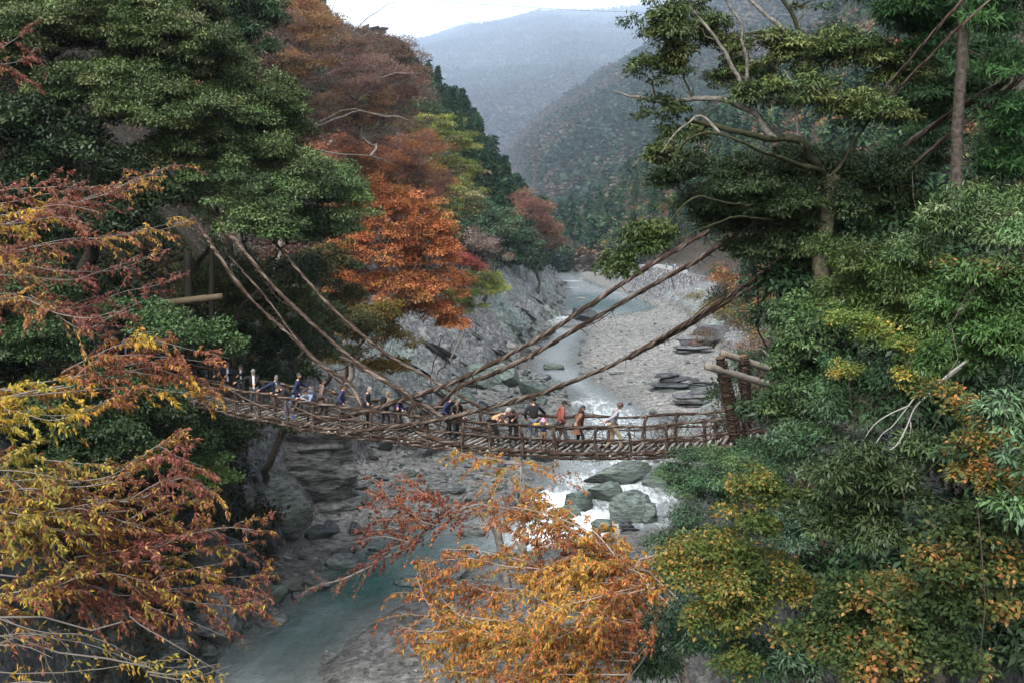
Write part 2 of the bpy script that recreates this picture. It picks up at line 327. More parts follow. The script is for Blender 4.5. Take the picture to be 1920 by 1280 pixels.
# ---------------------------------------------------------------- far mountains (real sheets with depth)
def hill(name, top, bot, nu, nv, amp, cols, seed, gully=1.0, far=1.0):
    """top, bot: lists of (px,py,Y): ridge crest and foot of the slope"""
    top = np.array([P(a, b_, c_ * far) for a, b_, c_ in top]); bot = np.array([P(a, b_, c_ * 1.4) for a, b_, c_ in bot])
    def res(p, n):
        s = np.r_[0, np.cumsum(np.linalg.norm(np.diff(p, axis=0), axis=1))]; u = np.linspace(0, s[-1], n)
        return np.stack([np.interp(u, s, p[:, k]) for k in range(3)], 1)
    A, B = res(top, nu), res(bot, nu); v = np.linspace(0, 1, nv)[:, None, None]
    V = A[None] * (1 - v) + B[None] * v
    back = A[None] + np.array([0, 1, -.6]) * np.linspace(1, 0, 8)[:-1, None, None] * 800
    V = np.concatenate([back, V]); Q = V.reshape(-1, 3); sc = 1 / (amp * 9)
    n = ridged(np.stack([Q[:, 0] * sc, Q[:, 1] * sc * .5, Q[:, 2] * sc * .25], 1), 5, seed)
    n2 = fbm(Q / amp * .8, 3, seed + 3)
    edge = np.ones(len(V)); nn = np.repeat(n[:, None], 1, 1)
    Q2 = Q + np.array([0, -1, .6]) * ((nn - .5) * amp * gully) + np.array([0, 0, 1]) * n2[:, None] * amp * .12
    k = fbm(Q * sc * 2.2, 4, seed + 7) * .5 + .5 + n * .12; k2 = fbm(Q * sc * 6, 3, seed + 17) * .5 + .5
    c = np.array(cols[0]) * (1 - k[:, None]) + np.array(cols[1]) * k[:, None]
    c = np.where((k2 > .56)[:, None], np.array(cols[2]), c)
    m_, n_ = len(V), nu; i = (np.arange(m_ - 1)[:, None] * n_ + np.arange(n_ - 1)[None, :])
    F = np.stack([i, i + n_, i + n_ + 1, i + 1], -1).reshape(-1, 4)
    mb = MB(); mb.add(Q2, F, c); o = mb.build(name, M_HILL, None, True); tag(o, kind='structure'); return Q2.reshape(m_, n_, 3)[7:]
m, t, b = newmat('wooded_hillside'); c = col_node(t); b.inputs['Roughness'].default_value = .95; b.inputs['Specular IOR Level'].default_value = .05
n1 = noise(t, .02, 10, rough=.8); s = mixc(t, c.outputs[0], rng_node(t, n1.outputs[0], .35, .65, .4, 1.5), 1.0, 'MULTIPLY'); t.links.new(s, b.inputs['Base Color'])
bump(t, b, n1.outputs[0], 1.0, 9); M_HILL = m
HC = [(.042, .04, .038), (.022, .034, .026), (.05, .043, .038)]
H_FAR = hill('hills', [(560, 130, 1900), (760, 88, 1900), (860, 62, 1850), (930, 45, 1850), (1000, 33, 1850), (1045, 27, 1850), (1080, 31, 1850), (1140, 26, 1850), (1200, 20, 1850), (1260, -20, 1850), (1340, -70, 1800), (1500, -120, 1700), (1800, -160, 1700)],
     [(560, 420, 1000), (760, 430, 1000), (900, 430, 1000), (960, 425, 1000), (1040, 420, 1000), (1060, 425, 1000), (1090, 420, 1000), (1160, 420, 1000), (1220, 420, 1050), (1300, 420, 1000), (1400, 420, 1000), (1560, 430, 1000), (1900, 430, 1000)], 300, 190, 300, HC, 3, 1.0, 8.0)
H_MID = hill('hills', [(1040, 425, 700), (1000, 370, 800), (965, 300, 850), (958, 262, 860), (985, 232, 870), (1030, 195, 880), (1080, 160, 890), (1130, 128, 900), (1175, 104, 900), (1230, 70, 900), (1300, 20, 900), (1420, -60, 900), (1600, -160, 850), (1850, -260, 800)],
     [(1046, 440, 600), (1050, 442, 600), (1040, 440, 590), (1070, 440, 560), (1100, 440, 540), (1160, 440, 520), (1220, 440, 500), (1300, 440, 480), (1400, 440, 460), (1550, 440, 440), (1750, 440, 420), (2000, 440, 400)], 300, 190, 46, [(.04, .042, .03), (.016, .034, .02), (.075, .058, .04)], 8, .8, 3.0)
# ================================================================ PLANT GENERATORS
def leaves(mb, pos, d, nrm, L, W, col, fold=.25, droop=.12):
    """one folded rhombic leaf per row"""
    n = len(pos)
    if n == 0: return
    d = unit(d); s = unit(np.cross(d, nrm)); u = np.cross(s, d)
    L = np.broadcast_to(L, (n,))[:, None]; W = np.broadcast_to(W, (n,))[:, None]
    V = np.empty((n, 4, 3)); mid = pos + d * L * .45
    V[:, 0] = pos; V[:, 1] = mid + s * W * .5 + u * W * fold; V[:, 3] = mid - s * W * .5 + u * W * fold
    V[:, 2] = pos + d * L - u * L * droop
    mb.add(V.reshape(-1, 3), np.arange(n * 4).reshape(n, 4), np.repeat(np.clip(col, 0, 1), 4, axis=0))
def pick(rng, pal, q, seed, n, freq=1.0, loc=.35):
    """patchy choice from a palette: list of rgb; noise at q decides, with scatter"""
    pal = np.asarray(pal, float); k = len(pal)
    v = (fbm(q * freq, 2, seed) * 1.3 + .5) + rng.normal(0, loc * .5, n)
    i = np.clip((v * k).astype(int), 0, k - 1)
    return pal[i] * rng.uniform(.72, 1.28, (n, 1)) * (1 + rng.uniform(-.08, .08, (n, 3)))
DEFAULT = dict(L=.16, W=.06, rc=.8, cov=1.25, dens=1.6, pal=[(.035, .07, .03)], seed=1, droop=.35, flat=.6, freq=.35, loc=.5, mat=None, core=.3, back=.45, holes=.12, fold=.25)
def blob_world(b):
    px, py, rx, rz, Y = b[:5]; c = P(px, py, Y); k = Y / FPX; ry = b[5] if len(b) > 5 else (rx + rz) * .5 * k
    return c, np.array([rx * k, ry, rz * k])
def crown(mb, blobs, sp, rng):
    """leaf clumps over a set of ellipsoids; returns clump centres for the twigs"""
    s = dict(DEFAULT); s.update(sp); W = [blob_world(b) for b in blobs]; C, Rr = [], []
    for bi, (c, r) in enumerate(W):
        rc = min(s['rc'], r.min() * .8); area = 4 * math.pi * ((r[0] * r[1]) ** 1.6 + (r[0] * r[2]) ** 1.6 + (r[1] * r[2]) ** 1.6) ** (1 / 1.6) / 3 ** (1 / 1.6)
        m_ = max(4, int(s['cov'] * area / (math.pi * rc * rc)))
        u = unit(rng.normal(size=(m_, 3))); u[:, 2] = np.where(u[:, 2] < -.35, -u[:, 2] * .6, u[:, 2]); u = unit(u)
        keep = (u[:, 1] < .35) | (rng.random(m_) < s['back'])
        u = u[keep]; q = c + u * r * (1 + rng.uniform(-.28, .10, (len(u), 1))); q += rng.normal(0, rc * .25, q.shape)
        ki = rng.integers(0, max(1, int(m_ * s['core'])) + 1); ui = unit(rng.normal(size=(ki, 3)))
        q = np.concatenate([q, c + ui * r * rng.uniform(.2, .75, (ki, 1))]); ok = np.ones(len(q), bool)
        for bj, (c2, r2) in enumerate(W):
            if bj != bi: ok &= ~((((q - c2) / r2) ** 2).sum(1) < .45)
        ok &= (vnoise(q / rc * .45, s['seed'] + 40) > -1 + s['holes'] * 2.2)
        q = q[ok]; C.append(q); Rr.append(rc * rng.uniform(.55, 1.3, len(q)))
    C = np.concatenate(C); Rr = np.concatenate(Rr)
    la = s['L'] * s['W'] * .5; cnt = np.maximum(4, (s['dens'] * 2.6 * Rr ** 2 / la)).astype(int); idx = np.repeat(np.arange(len(C)), cnt); n = len(idx)
    u = unit(rng.normal(size=(n, 3))); u[:, 2] = np.where(u[:, 2] < -.15, -u[:, 2] * .7, u[:, 2])
    rad = Rr[idx][:, None]; p = C[idx] + u * rad * np.array([1, 1, s['flat']]) * rng.uniform(.45, 1.05, (n, 1))
    d = unit(u * .7 + rng.normal(0, .45, (n, 3)) + np.array([0, 0, -s['droop']])); nr = unit(u * .8 + np.array([0, -.15, .8]) + rng.normal(0, .35, (n, 3)))
    cc = pick(rng, s['pal'], C, s['seed'], len(C), s['freq'], s['loc'])[idx] * rng.uniform(.7, 1.35, (n, 1))
    if s.get('perleaf'): cc = pick(rng, s['pal'], p, s['seed'], n, s['freq'], s['loc'])
    sz = rng.uniform(.6, 1.3, n); leaves(mb, p, d, nr, s['L'] * sz, s['W'] * sz, cc, s['fold'])
    return C, Rr, W
BARKC = [(.045, .038, .03), (.06, .052, .042), (.035, .03, .025)]
def limb(mb, a, b, r0, r1, rng, sag=.0, wob=.12, col=None, sides=6, step=None, arch=0.0):
    a = np.asarray(a, float); b = np.asarray(b, float); L = np.linalg.norm(b - a); n = max(4, int(L / (step or max(.35, L / 12)))); t = np.linspace(0, 1, n)[:, None]
    p = a + (b - a) * t + np.array([0, 0, 1]) * (arch - sag) * L * np.sin(t * math.pi) ; k = rng.uniform(0, 99)
    f1, f2, f3 = rng.uniform(0, 6.28, (3, 3)); w_ = .45 * np.sin(t * 5 + f1) + .28 * np.sin(t * 11 + f2) + .15 * np.sin(t * 23 + f3)
    p = p + w_ * L * wob * np.sin(t * math.pi) ** .5
    tube(mb, p, np.linspace(r0, r1, n), sides, jit(rng, col or BARKC[rng.integers(3)], .2), False); return p
def tree(name, label, cat, base, blobs, sp, seed, group=None, trunk_r=.25, bark=None, leafm=None, twigs=.5, fork=.45, extra=None, lean=None, wob=.08):
    """base: (x,y,z) foot of trunk; trunk rises to a fork and limbs reach each blob, twigs reach the clumps"""
    rng = np.random.default_rng(seed); base = np.asarray(base, float); root = thing(name, label, cat, base, group)
    cm = MB(); C, Rr, W = crown(cm, blobs, dict(sp, seed=seed), rng); cm.build('crown', leafm or sp.get('mat') or M_LEAF, root)
    cen = np.mean([c for c, r in W], axis=0); top = np.array(lean) if lean is not None else base + (cen - base) * fork
    tm = MB(); tp = limb(tm, base - np.array([0, 0, .6]), top, trunk_r, trunk_r * .7, rng, 0, wob, bark, 8)
    tm.build('trunk', M_BARK, root, True)
    bm_ = MB()
    net = [tp[int(len(tp) * .5):]]
    if extra: net.append(extra(bm_, rng))
    W = sorted(W, key=lambda cr: np.linalg.norm(cr[0] - top))
    for c, r in W:
        pts = np.concatenate(net); dd = np.linalg.norm(pts - c, axis=1) + .35 * np.linalg.norm(pts - top, axis=1) + .6 * np.clip(pts[:, 2] - c[2], 0, None); s_ = pts[np.argmin(dd)]
        br = trunk_r * .42 * min(1, (np.prod(r) ** (1 / 3)) / 2.6 + .2) * (1 if np.linalg.norm(s_ - top) < 1.5 else .7)
        lp = limb(bm_, s_, c + (c - s_) * .15, br, br * .25, rng, 0, .14, bark, 6, arch=.06)
        net.append(lp[::2]); near = np.where((((C - c) / (r * 1.25)) ** 2).sum(1) < 1)[0]
        k = int(len(near) * twigs)
        for i in rng.permutation(near)[:min(k, 90)]:
            j = np.argmin(((lp - C[i]) ** 2).sum(1)); limb(bm_, lp[max(0, j - 2)], C[i] + (C[i] - lp[j]) * .12, br * .2, br * .04, rng, 0, .16, bark, 3, arch=.04)
    bm_.build('branches', M_BARK, root, True)
    return root
def spray(bmb, lmb, path, rng, sp, reach=1.1, r0=.03, gap=.16, col=(.12, .108, .098), leafy=1.0, flat=.35):
    """an autumn bough: main branch, side twigs and hanging leaves along them"""
    s = dict(L=.10, W=.035, pal=[(.5, .25, .03)], seed=1, freq=.9, loc=.3, every=.035, hang=.5); s.update(sp)
    p = smooth_path(path, .12); n = len(p); k = rng.uniform(0, 50)
    p = p + np.stack([fbm(np.stack([np.arange(n) * .12 + k, np.full(n, j * 7.), np.zeros(n)], 1), 3, 5) for j in range(3)], 1) * .16
    tube(bmb, p, np.linspace(r0, r0 * .25, n), 5, jit(rng, col, .15), False); t, a, b = frames(p)
    LP, LD = [], []; ln = (n - 1) * .12
    for q in np.arange(.1, ln, gap):
        i = min(n - 1, int(q / .12)); f = q / ln; sd_ = rng.choice([-1, 1]); Ls = reach * (1.05 - f * .6) * rng.uniform(.35, 1.1)
        side = unit(a[i] * sd_ * rng.uniform(.5, 1.2) + t[i] * rng.uniform(.5, 1.3) + np.array([0, 0, 1]) * rng.normal(.12, flat) + rng.normal(0, .15, 3))
        m_ = max(4, int(Ls / .09)); tt = np.linspace(0, 1, m_)[:, None]
        tw = p[i] + side * Ls * tt + np.array([0, 0, -1]) * Ls * .28 * tt ** 2 + np.cumsum(rng.normal(0, .012, (m_, 3)), 0)
        tube(bmb, tw, np.linspace(r0 * .35, r0 * .1, m_), 4, jit(rng, col, .2), False)
        for _ in range(int(Ls / .16)):
            j = rng.integers(1, m_); d2 = unit(side + rng.normal(0, .6, 3) + np.array([0, 0, -.1])); l2 = Ls * rng.uniform(.15, .45); mm = max(3, int(l2 / .07))
            t2 = np.linspace(0, 1, mm)[:, None]; tw2 = tw[j] + d2 * l2 * t2 + np.array([0, 0, -.3]) * l2 * t2 ** 2
            tube(bmb, tw2, np.linspace(r0 * .14, r0 * .07, mm), 3, jit(rng, col, .2), False); kk = int(l2 / s['every'] * leafy)
            if kk > 0: u = rng.random((kk, 1)); LP.append(tw2[0] + d2 * l2 * u + np.array([0, 0, -.3]) * l2 * u * u); LD.append(np.broadcast_to(d2, (kk, 3)))
        kk = int(Ls / s['every'] * leafy * .8)
        if kk > 0: u = rng.random((kk, 1)); LP.append(tw[0] + side * Ls * u + np.array([0, 0, -1]) * Ls * .28 * u * u); LD.append(np.broadcast_to(side, (kk, 3)))
    if not LP: return
    LP = np.concatenate(LP); LD = np.concatenate(LD); n = len(LP)
    thin = vnoise(LP * 1.4, s['seed'] + 3) > rng.uniform(-1.3, -.25, n); LP = LP[thin]; LD = LD[thin]; n = len(LP)
    d = unit(LD * .55 + rng.normal(0, .5, (n, 3)) + np.array([0, 0, -s['hang']])); nr = unit(rng.normal(0, .6, (n, 3)) + np.array([0, -.3, .7]))
    cc = pick(rng, s['pal'], LP, s['seed'], n, s['freq'], s['loc']); sz = rng.uniform(.65, 1.25, n)
    leaves(lmb, LP, d, nr, s['L'] * sz, s['W'] * sz, cc, .3, .2)
def bough_tree(name, label, cat, base, trunk, boughs, sp, seed, group=None, bark=(.12, .108, .098), leafm=None, trunk_r=.16, opt_copies=1, **kw):
    """boughs: list of pixel paths [(px,py,Y),...]; each starts on the trunk line"""
    rng = np.random.default_rng(seed); root = thing(name, label, cat, base, group)
    tm = MB(); tp = smooth_path([base] + [np.array(q) for q in trunk], .3); tube(tm, tp, np.linspace(trunk_r, trunk_r * .45, len(tp)), 8, bark, False); tm.build('trunk', M_BARK, root, True)
    bm_, lm = MB(), MB()
    for bo in boughs:
        opt = dict(kw); s2 = dict(sp, seed=seed)
        if isinstance(bo, tuple): bo, o2 = bo; s2.update(o2.get('sp', {})); opt.update({k: v for k, v in o2.items() if k != 'sp'})
        path = [P(*q) for q in bo]; j = np.argmin(((tp - path[0]) ** 2).sum(1)); r0 = opt.get('r0', .03)
        limb(bm_, tp[j], path[0], r0 * 1.3, r0, rng, 0, .10, bark); spray(bm_, lm, path, rng, s2, col=bark, **opt)
        for q in range(opt_copies):
            dz = rng.uniform(-.22, .22); dy = rng.uniform(-.5, .9); p2 = [a + np.array([rng.normal(0, .08), dy, dz]) * (.4 + .6 * i / max(1, len(path) - 1)) for i, a in enumerate(path)]; spray(bm_, lm, p2, rng, s2, col=bark, **opt)
    bm_.build('branches', M_TWIG, root, True); lm.build('crown', leafm or M_AUT, root); return root
# ---- conifers (cedar): slim cone of drooping leafy shoots
def cedar_mesh(H, Wd, seed, nq=1500, pal=((.022, .05, .024), (.03, .066, .03), (.018, .04, .022))):
    rng = np.random.default_rng(seed); mb = MB(); u = rng.random(nq) ** 1.25; z = H * (.12 + .88 * u)
    lobe = 1 + .25 * np.sin(z * 2.1 + seed); rr = Wd * .5 * (1 - u) ** 1.0 * lobe + .08; th = rng.uniform(0, 2 * math.pi, nq)
    arm = np.round(z / .9) * 2.4 + np.round(th / .9) * .9; th = arm + rng.normal(0, .16, nq); k = np.sqrt(rng.random(nq)) ; r_ = rr * k
    p = np.stack([np.cos(th) * r_, np.sin(th) * r_, z - r_ * .25 + rng.normal(0, .15, nq)], 1)
    d = np.stack([np.cos(th), np.sin(th), rng.uniform(-.5, .45, nq)], 1) + rng.normal(0, .25, (nq, 3)); nr = np.array([0, 0, 1.]) + rng.normal(0, .5, (nq, 3))
    c = np.array(pal)[rng.integers(0, len(pal), nq)] * rng.uniform(.6, 1.5, (nq, 1)); sz = rng.uniform(.6, 1.3, nq) * H * .062
    leaves(mb, p, d, nr, sz, sz * .42, c, .2, .25); mb2 = MB()
    tube(mb2, np.array([[0, 0, -1.5], [0, 0, H * .5], [0, 0, H * .97]]), [H * .016, H * .01, .02], 6, (.10, .075, .06), False)
    return mb.mesh('cedar_crown', M_LEAF), mb2.mesh('cedar_trunk', M_BARK)
def round_mesh(H, Wd, seed, pal, nq=1200, L=.55, W=.26, bare=0.0):
    rng = np.random.default_rng(seed); mb = MB(); nc = 26; u = unit(rng.normal(size=(nc, 3))); u[:, 2] = np.abs(u[:, 2]) * .9
    C = np.array([0, 0, H * .55]) + u * np.array([Wd * .40, Wd * .40, H * .36]) * rng.uniform(.5, 1.05, (nc, 1)); i = rng.integers(0, nc, nq)
    v = unit(rng.normal(size=(nq, 3))); v[:, 2] = np.where(v[:, 2] < -.2, -v[:, 2], v[:, 2]); p = C[i] + v * np.array([Wd * .17, Wd * .17, H * .10]) * rng.uniform(.5, 1.1, (nq, 1))
    cc = np.array(pal)[rng.integers(0, len(pal), nc)][i] * rng.uniform(.65, 1.4, (nq, 1)); d = v * .6 + rng.normal(0, .5, (nq, 3)); sz = rng.uniform(.6, 1.3, nq)
    leaves(mb, p, d, v * .7 + np.array([0, 0, .8]) + rng.normal(0, .3, (nq, 3)), L * sz, W * sz, cc, .2); mb2 = MB()
    tube(mb2, np.array([[0, 0, -2], [0, 0, H * .25], [Wd * .04, 0, H * .6]]), [H * .022, H * .016, H * .008], 6, (.16, .14, .125), False)
    for c in C: limb(mb2, (0, 0, H * rng.uniform(.15, .4)), c + (c - np.array([0, 0, H * .4])) * .12, H * .007, H * .0015, rng, 0, .1, (.17, .15, .135), 3)
    return mb.mesh('round_crown', M_LEAF), mb2.mesh('round_trunk', M_BARK, True)
def plant(name, label, cat, meshes, loc, s, rz, group, cn='crown'):
    r = thing(name, label, cat, loc, group); r.rotation_euler.z = rz; r.scale = (s, s, s)
    for me, nm in ((meshes[0], cn), (meshes[1], 'trunk')):
        o = bpy.data.objects.new(nm, me); COL.objects.link(o); o.parent = r
    return r
# ================================================================ VEGETATION
rngv = np.random.default_rng(7)
def project(p):
    x, y, z = p[0], p[1], p[2] - CAMZ; d = y * _c - z * _s; u = y * _s + z * _c
    return 960 + FPX * x / d, 640 - FPX * u / d, d
# ---------------- cedars on the left spur, each tree its own thing
CED = [cedar_mesh(17, 5.2, 1), cedar_mesh(15, 4.6, 2), cedar_mesh(19, 5.4, 3), cedar_mesh(13, 4.6, 4, pal=((.03, .06, .022), (.045, .075, .028)))]
GRN = [(.035, .06, .03), (.045, .075, .03), (.028, .05, .03)]
OLV = [(.12, .13, .035), (.17, .17, .045), (.09, .10, .035)]
RST = [(.125, .07, .055), (.10, .06, .05), (.16, .085, .05)]
BRN = [(.09, .07, .06), (.12, .095, .08), (.08, .06, .055)]
ORG = [(.20, .09, .04), (.15, .065, .035), (.22, .13, .05)]
RND = dict(g=[round_mesh(11, 10, 11, GRN), round_mesh(9, 10, 12, GRN)], o=[round_mesh(9, 9, 13, OLV)], r=[round_mesh(10, 10, 14, RST, 1000, .5, .16), round_mesh(9, 10, 15, BRN, 800, .5, .10)],
           b=[round_mesh(10, 11, 16, BRN, 900, .5, .09)], y=[round_mesh(9, 9, 17, ORG)])
cnt = dict(c=0, g=0, o=0, r=0, b=0, y=0)
LAB = dict(c=('cedar_tree', 'tall dark green cedar in the dense stand down the steep left spur', 'cedar', 'cedars standing on the steep left spur'),
           g=('evergreen_tree', 'rounded dark evergreen on the valley slope above the river', 'tree', 'rounded evergreens on the valley slopes'),
           o=('olive_tree', 'yellow-green round-headed tree on the valley slope', 'tree', 'yellow-green trees on the valley slopes'),
           r=('rust_tree', 'rust-brown autumn tree with fine twigs on the valley slope', 'tree', 'rust-brown trees on the valley slopes'),
           b=('bare_tree', 'nearly bare grey-brown tree on the valley slope', 'tree', 'bare trees on the valley slopes'),
           y=('orange_tree', 'orange-leaved round tree on the valley slope', 'tree', 'orange trees on the valley slopes'))
KN = dict(c='dark green cedar', g='rounded dark evergreen', o='yellow-green round-headed tree', r='rust-brown twiggy tree', b='nearly bare grey-brown tree', y='orange-leaved tree')
def where_label(kind, x, y, z, lab, grp):
    px, py, d = project((x, y, z + 8))
    if x > T(XTR, y) - 2: w = 'low beside the far bend of the river' if py > 430 else ('high on the right slope behind the oak' if py < 300 else 'halfway up the right slope beyond the wall')
    elif x > T(XTL, y): w = 'closing off the river at the far bend'
    else:
        w = 'on the skyline of the left slope' if py < np.interp(px, [560, 640, 700, 760, 800, 850, 880, 950, 1020, 1060], [-60, -5, 30, 62, 100, 150, 185, 285, 375, 460]) + 45 else ('low on the left bank above the bare rock' if py > 400 else ('in the middle of the left spur' if px > 800 else ('high on the left slope above the rust trees' if py < 120 else 'on the left slope behind the orange maple')))
    return KN[kind] + ' ' + w, KN[kind] + 's ' + w
def put(kind, x, y, s):
    z = zland(x, y); n, lab, cat, grp = LAB[kind]; lab, grp = where_label(kind, x, y, z, lab, grp); ms = CED if kind == 'c' else RND[kind]
    plant('cedar_tree' if kind == 'c' else n, lab, cat, ms[rngv.integers(len(ms))], (x, y, z - .3), s, rngv.uniform(0, 6.28), grp); cnt[kind] += 1
stuff = []                                   # the forest beyond what one can count
occ = []
def far_enough(x, y, d):
    for a, b_ in occ:
        if (a - x) ** 2 + (b_ - y) ** 2 < d * d: return False
    occ.append((x, y)); return True
def rnd_kind(px, py, x, y):
    """which tree the photograph shows at this picture place"""
    u = rngv.random(); edge = 770 + (py - 90) * .47                 # left border of the cedar stand
    if x < T(XTL, y):
        if px > edge and py < 470: return 'c' if u < .93 else 'o'
        if px > edge - 110 and 170 < py < 440: return 'o' if u < .55 else ('b' if u < .8 else 'g')
        if py > 430: return 'r' if u < .4 else ('g' if u < .8 else 'c')
        return 'r' if u < .42 else ('b' if u < .72 else ('g' if u < .82 else ('c' if u < .97 else 'y')))
    return 'g' if u < .42 else ('c' if u < .62 else ('b' if u < .75 else ('r' if u < .87 else ('y' if u < .94 else 'o'))))
FOREST = MB()
def stuff_tree(kind, x, y, z, s):
    me = (CED if kind == 'c' else RND[kind]); me = me[rngv.integers(len(me))]
    key = me[0].name
    if key not in CACHE:
        v = np.empty(len(me[0].vertices) * 3); me[0].vertices.foreach_get('co', v); c = np.empty(len(me[0].vertices) * 4); me[0].color_attributes['col'].data.foreach_get('color', c)
        CACHE[key] = (v.reshape(-1, 4, 3), c.reshape(-1, 4, 4)[:, :, :3])
    v, c = CACHE[key]; n = min(len(v), 170 if y < 420 else 90); i = rngv.permutation(len(v))[:n]; v = v[i]; c = c[i]
    m0 = v.mean(1, keepdims=True); v = m0 + (v - m0) * (2.3 if y < 420 else 3.0); a = rngv.uniform(0, 6.28); ca, sa = math.cos(a), math.sin(a)
    v = v * s; v = np.stack([v[..., 0] * ca - v[..., 1] * sa, v[..., 0] * sa + v[..., 1] * ca, v[..., 2]], -1) + np.array([x, y, z - .3])
    FOREST.add(v.reshape(-1, 3), np.arange(n * 4).reshape(n, 4), (c * rngv.uniform(.75, 1.25)).reshape(-1, 3))
CACHE = {}
cands = []
for _ in range(60000):
    y = rngv.uniform(92, 640); side = rngv.random() < .62
    x = T(XTL, y) - T(WAP, y) - rngv.uniform(0, 130) * (1 if y > 110 else .5) if side else T(XTR, y) + 5 + rngv.uniform(0, 170)
    if y > 470 and rngv.random() < .4: x = rngv.uniform(T(XTL, y) - 5, T(XTR, y) + 5)
    if not far_enough(x, y, 3.0 + y * .002): continue
    z = zland(x, y); px, py, d = project((x, y, z + 8))
    if px < 380 or px > 1900 or py < -140: continue
    if x < 0 and y < 130 and px > 640: continue
    if 36 < x < 54 and 205 < y < 310: continue
    if x < 20:
        pt = project((x, y, z + 15 * (1 if y > 150 else .8)))
        if pt[1] < np.interp(pt[0], [600, 625, 650, 700, 745, 770, 800, 850, 880, 950, 1020, 1060], [-60, 0, 30, 36, 42, 82, 108, 152, 188, 288, 378, 460]) - 8: continue
    cands.append((y, x, z, px, py))
cands.sort()
for y, x, z, px, py in cands:
    k = rnd_kind(px, py, x, y); s = (rngv.uniform(.55, 1.3) if k == 'c' else rngv.uniform(.75, 1.15)) * (1.0 if y > 150 else .85)
    if x > 0 and y < 330: s *= .75
    if x < 20:
        pt = project((x, y, z + s * dict(c=17.5, g=11, o=9.5, r=10, b=10.5, y=9.5)[k]))
        if pt[1] < np.interp(pt[0], [600, 625, 650, 700, 745, 770, 800, 850, 880, 950, 1020, 1060], [-60, 0, 30, 36, 42, 82, 108, 152, 188, 288, 378, 460]) - 4 + 16 * rngv.random(): continue
    lim = 230 if k == 'c' else 60
    if cnt[k] < lim and (px < 1300 or px < 1450 and py > 380) and y < 450: put(k, x, y, s)
    else: stuff_tree(k, x, y, z, s)
# hill cover: crowns standing on the two far slopes
def cover(H, n, pal, sc, hgt, seed, fq=.006, bias=0.0):
    rg = np.random.default_rng(seed); a, b_ = H.shape[:2]; i = rg.integers(0, a - 1, n); j = rg.integers(0, b_ - 1, n); u = rg.random((n, 1)); v = rg.random((n, 1))
    p = H[i, j] * (1 - u) * (1 - v) + H[i + 1, j] * u * (1 - v) + H[i, j + 1] * (1 - u) * v + H[i + 1, j + 1] * u * v
    kn = fbm(p * fq, 3, seed) + rg.normal(0, .12, n) + bias; pal = np.array(pal); ci = np.clip(((kn * 1.6 + .5) * len(pal)).astype(int), 0, len(pal) - 1); con = ci < 2
    m_ = 7; q = np.repeat(p, m_, 0); s = np.repeat(rg.uniform(.7, 1.3, n) * hgt, m_); th = rg.uniform(0, 6.28, n * m_); k = rg.random(n * m_); cc = np.repeat(con, m_)
    rr = np.where(cc, (1 - k) * .28, np.sqrt(np.clip(.25 - (k - .5) ** 2, 0, 1)) * .8) * s
    q = q + np.stack([np.cos(th) * rr, np.sin(th) * rr, k * s * np.where(cc, 1, .7)], 1); d = np.stack([np.cos(th), np.sin(th), rg.uniform(-.2, .9, n * m_)], 1)
    leaves(FAR, q - d * s[:, None] * .2, d, np.stack([np.cos(th), np.sin(th), np.ones(n * m_)], 1) + rg.normal(0, .3, (n * m_, 3)), s * sc * 1.3, s * sc, pal[ci].repeat(m_, 0) * rg.uniform(.6, 1.4, (n * m_, 1)), .15)
FAR = MB()
FP = [(.016, .034, .02), (.022, .042, .024), (.03, .045, .025), (.06, .05, .036), (.062, .048, .037), (.07, .056, .042)]
cover(H_MID, 32000, FP, .34, 17, 5, .005, -.09)
gx, gy = np.meshgrid(np.linspace(-120, 330, 90), np.linspace(430, 895, 90)); gz_ = land(gx, gy)[0]; cover(np.stack([gx, gy, gz_ - 1], -1), 9000, FP, .4, 8.5, 9, .02, .05)
cover(H_FAR, 34000, [(.02, .034, .024), (.03, .038, .028), (.042, .040, .034), (.05, .042, .036), (.03, .038, .028), (.055, .045, .037)], .45, 34, 6, .0016)
tag(FAR.build('distant_woodland', M_LEAF), 'hazy mixed woodland covering the distant mountainsides', 'woodland', kind='stuff')
if FOREST.n: tag(FOREST.build('slope_woodland', M_LEAF), 'mixed woodland of brown and green trees on the valley slopes', 'woodland', kind='stuff')
print('TREES', cnt, 'stuff', FOREST.n // 4)
# ================================================================ NEAR AND MIDDLE TREES (blob = px, py, rx, rz, depth)
EVG = dict(L=.155, W=.066, rc=.8, cov=2.1, dens=1.8, pal=[(.032, .052, .016), (.052, .076, .026), (.085, .108, .042), (.046, .066, .023)], mat=M_GLOSS, freq=.3, droop=.25, flat=.75)
def gz(x, y): return zland(x, y)
tree('evergreen_tree', 'huge olive-green evergreen filling the upper left corner above the bridge end', 'tree', (-24, 55, gz(-24, 55)),
     [(110, 90, 110, 75, 50), (230, 60, 120, 70, 50), (330, 120, 110, 70, 50), (200, 190, 120, 60, 48), (90, 20, 100, 60, 52), (300, 10, 90, 45, 54), (40, 130, 60, 50, 50), (310, 220, 110, 55, 47)], EVG, 101, 'evergreens above the left bridge end', .45, twigs=.35)
tree('evergreen_tree', 'broad evergreen whose stepped right edge meets the bare rust trees', 'tree', (-20, 58, gz(-20, 58)),
     [(400, 130, 70, 55, 54), (400, 60, 50, 50, 56), (470, 200, 80, 60, 52), (400, 240, 90, 60, 50), (520, 270, 60, 60, 53), (490, 310, 80, 50, 50), (350, 300, 80, 50, 48)], EVG, 102, 'evergreens above the left bridge end', .4, twigs=.35)
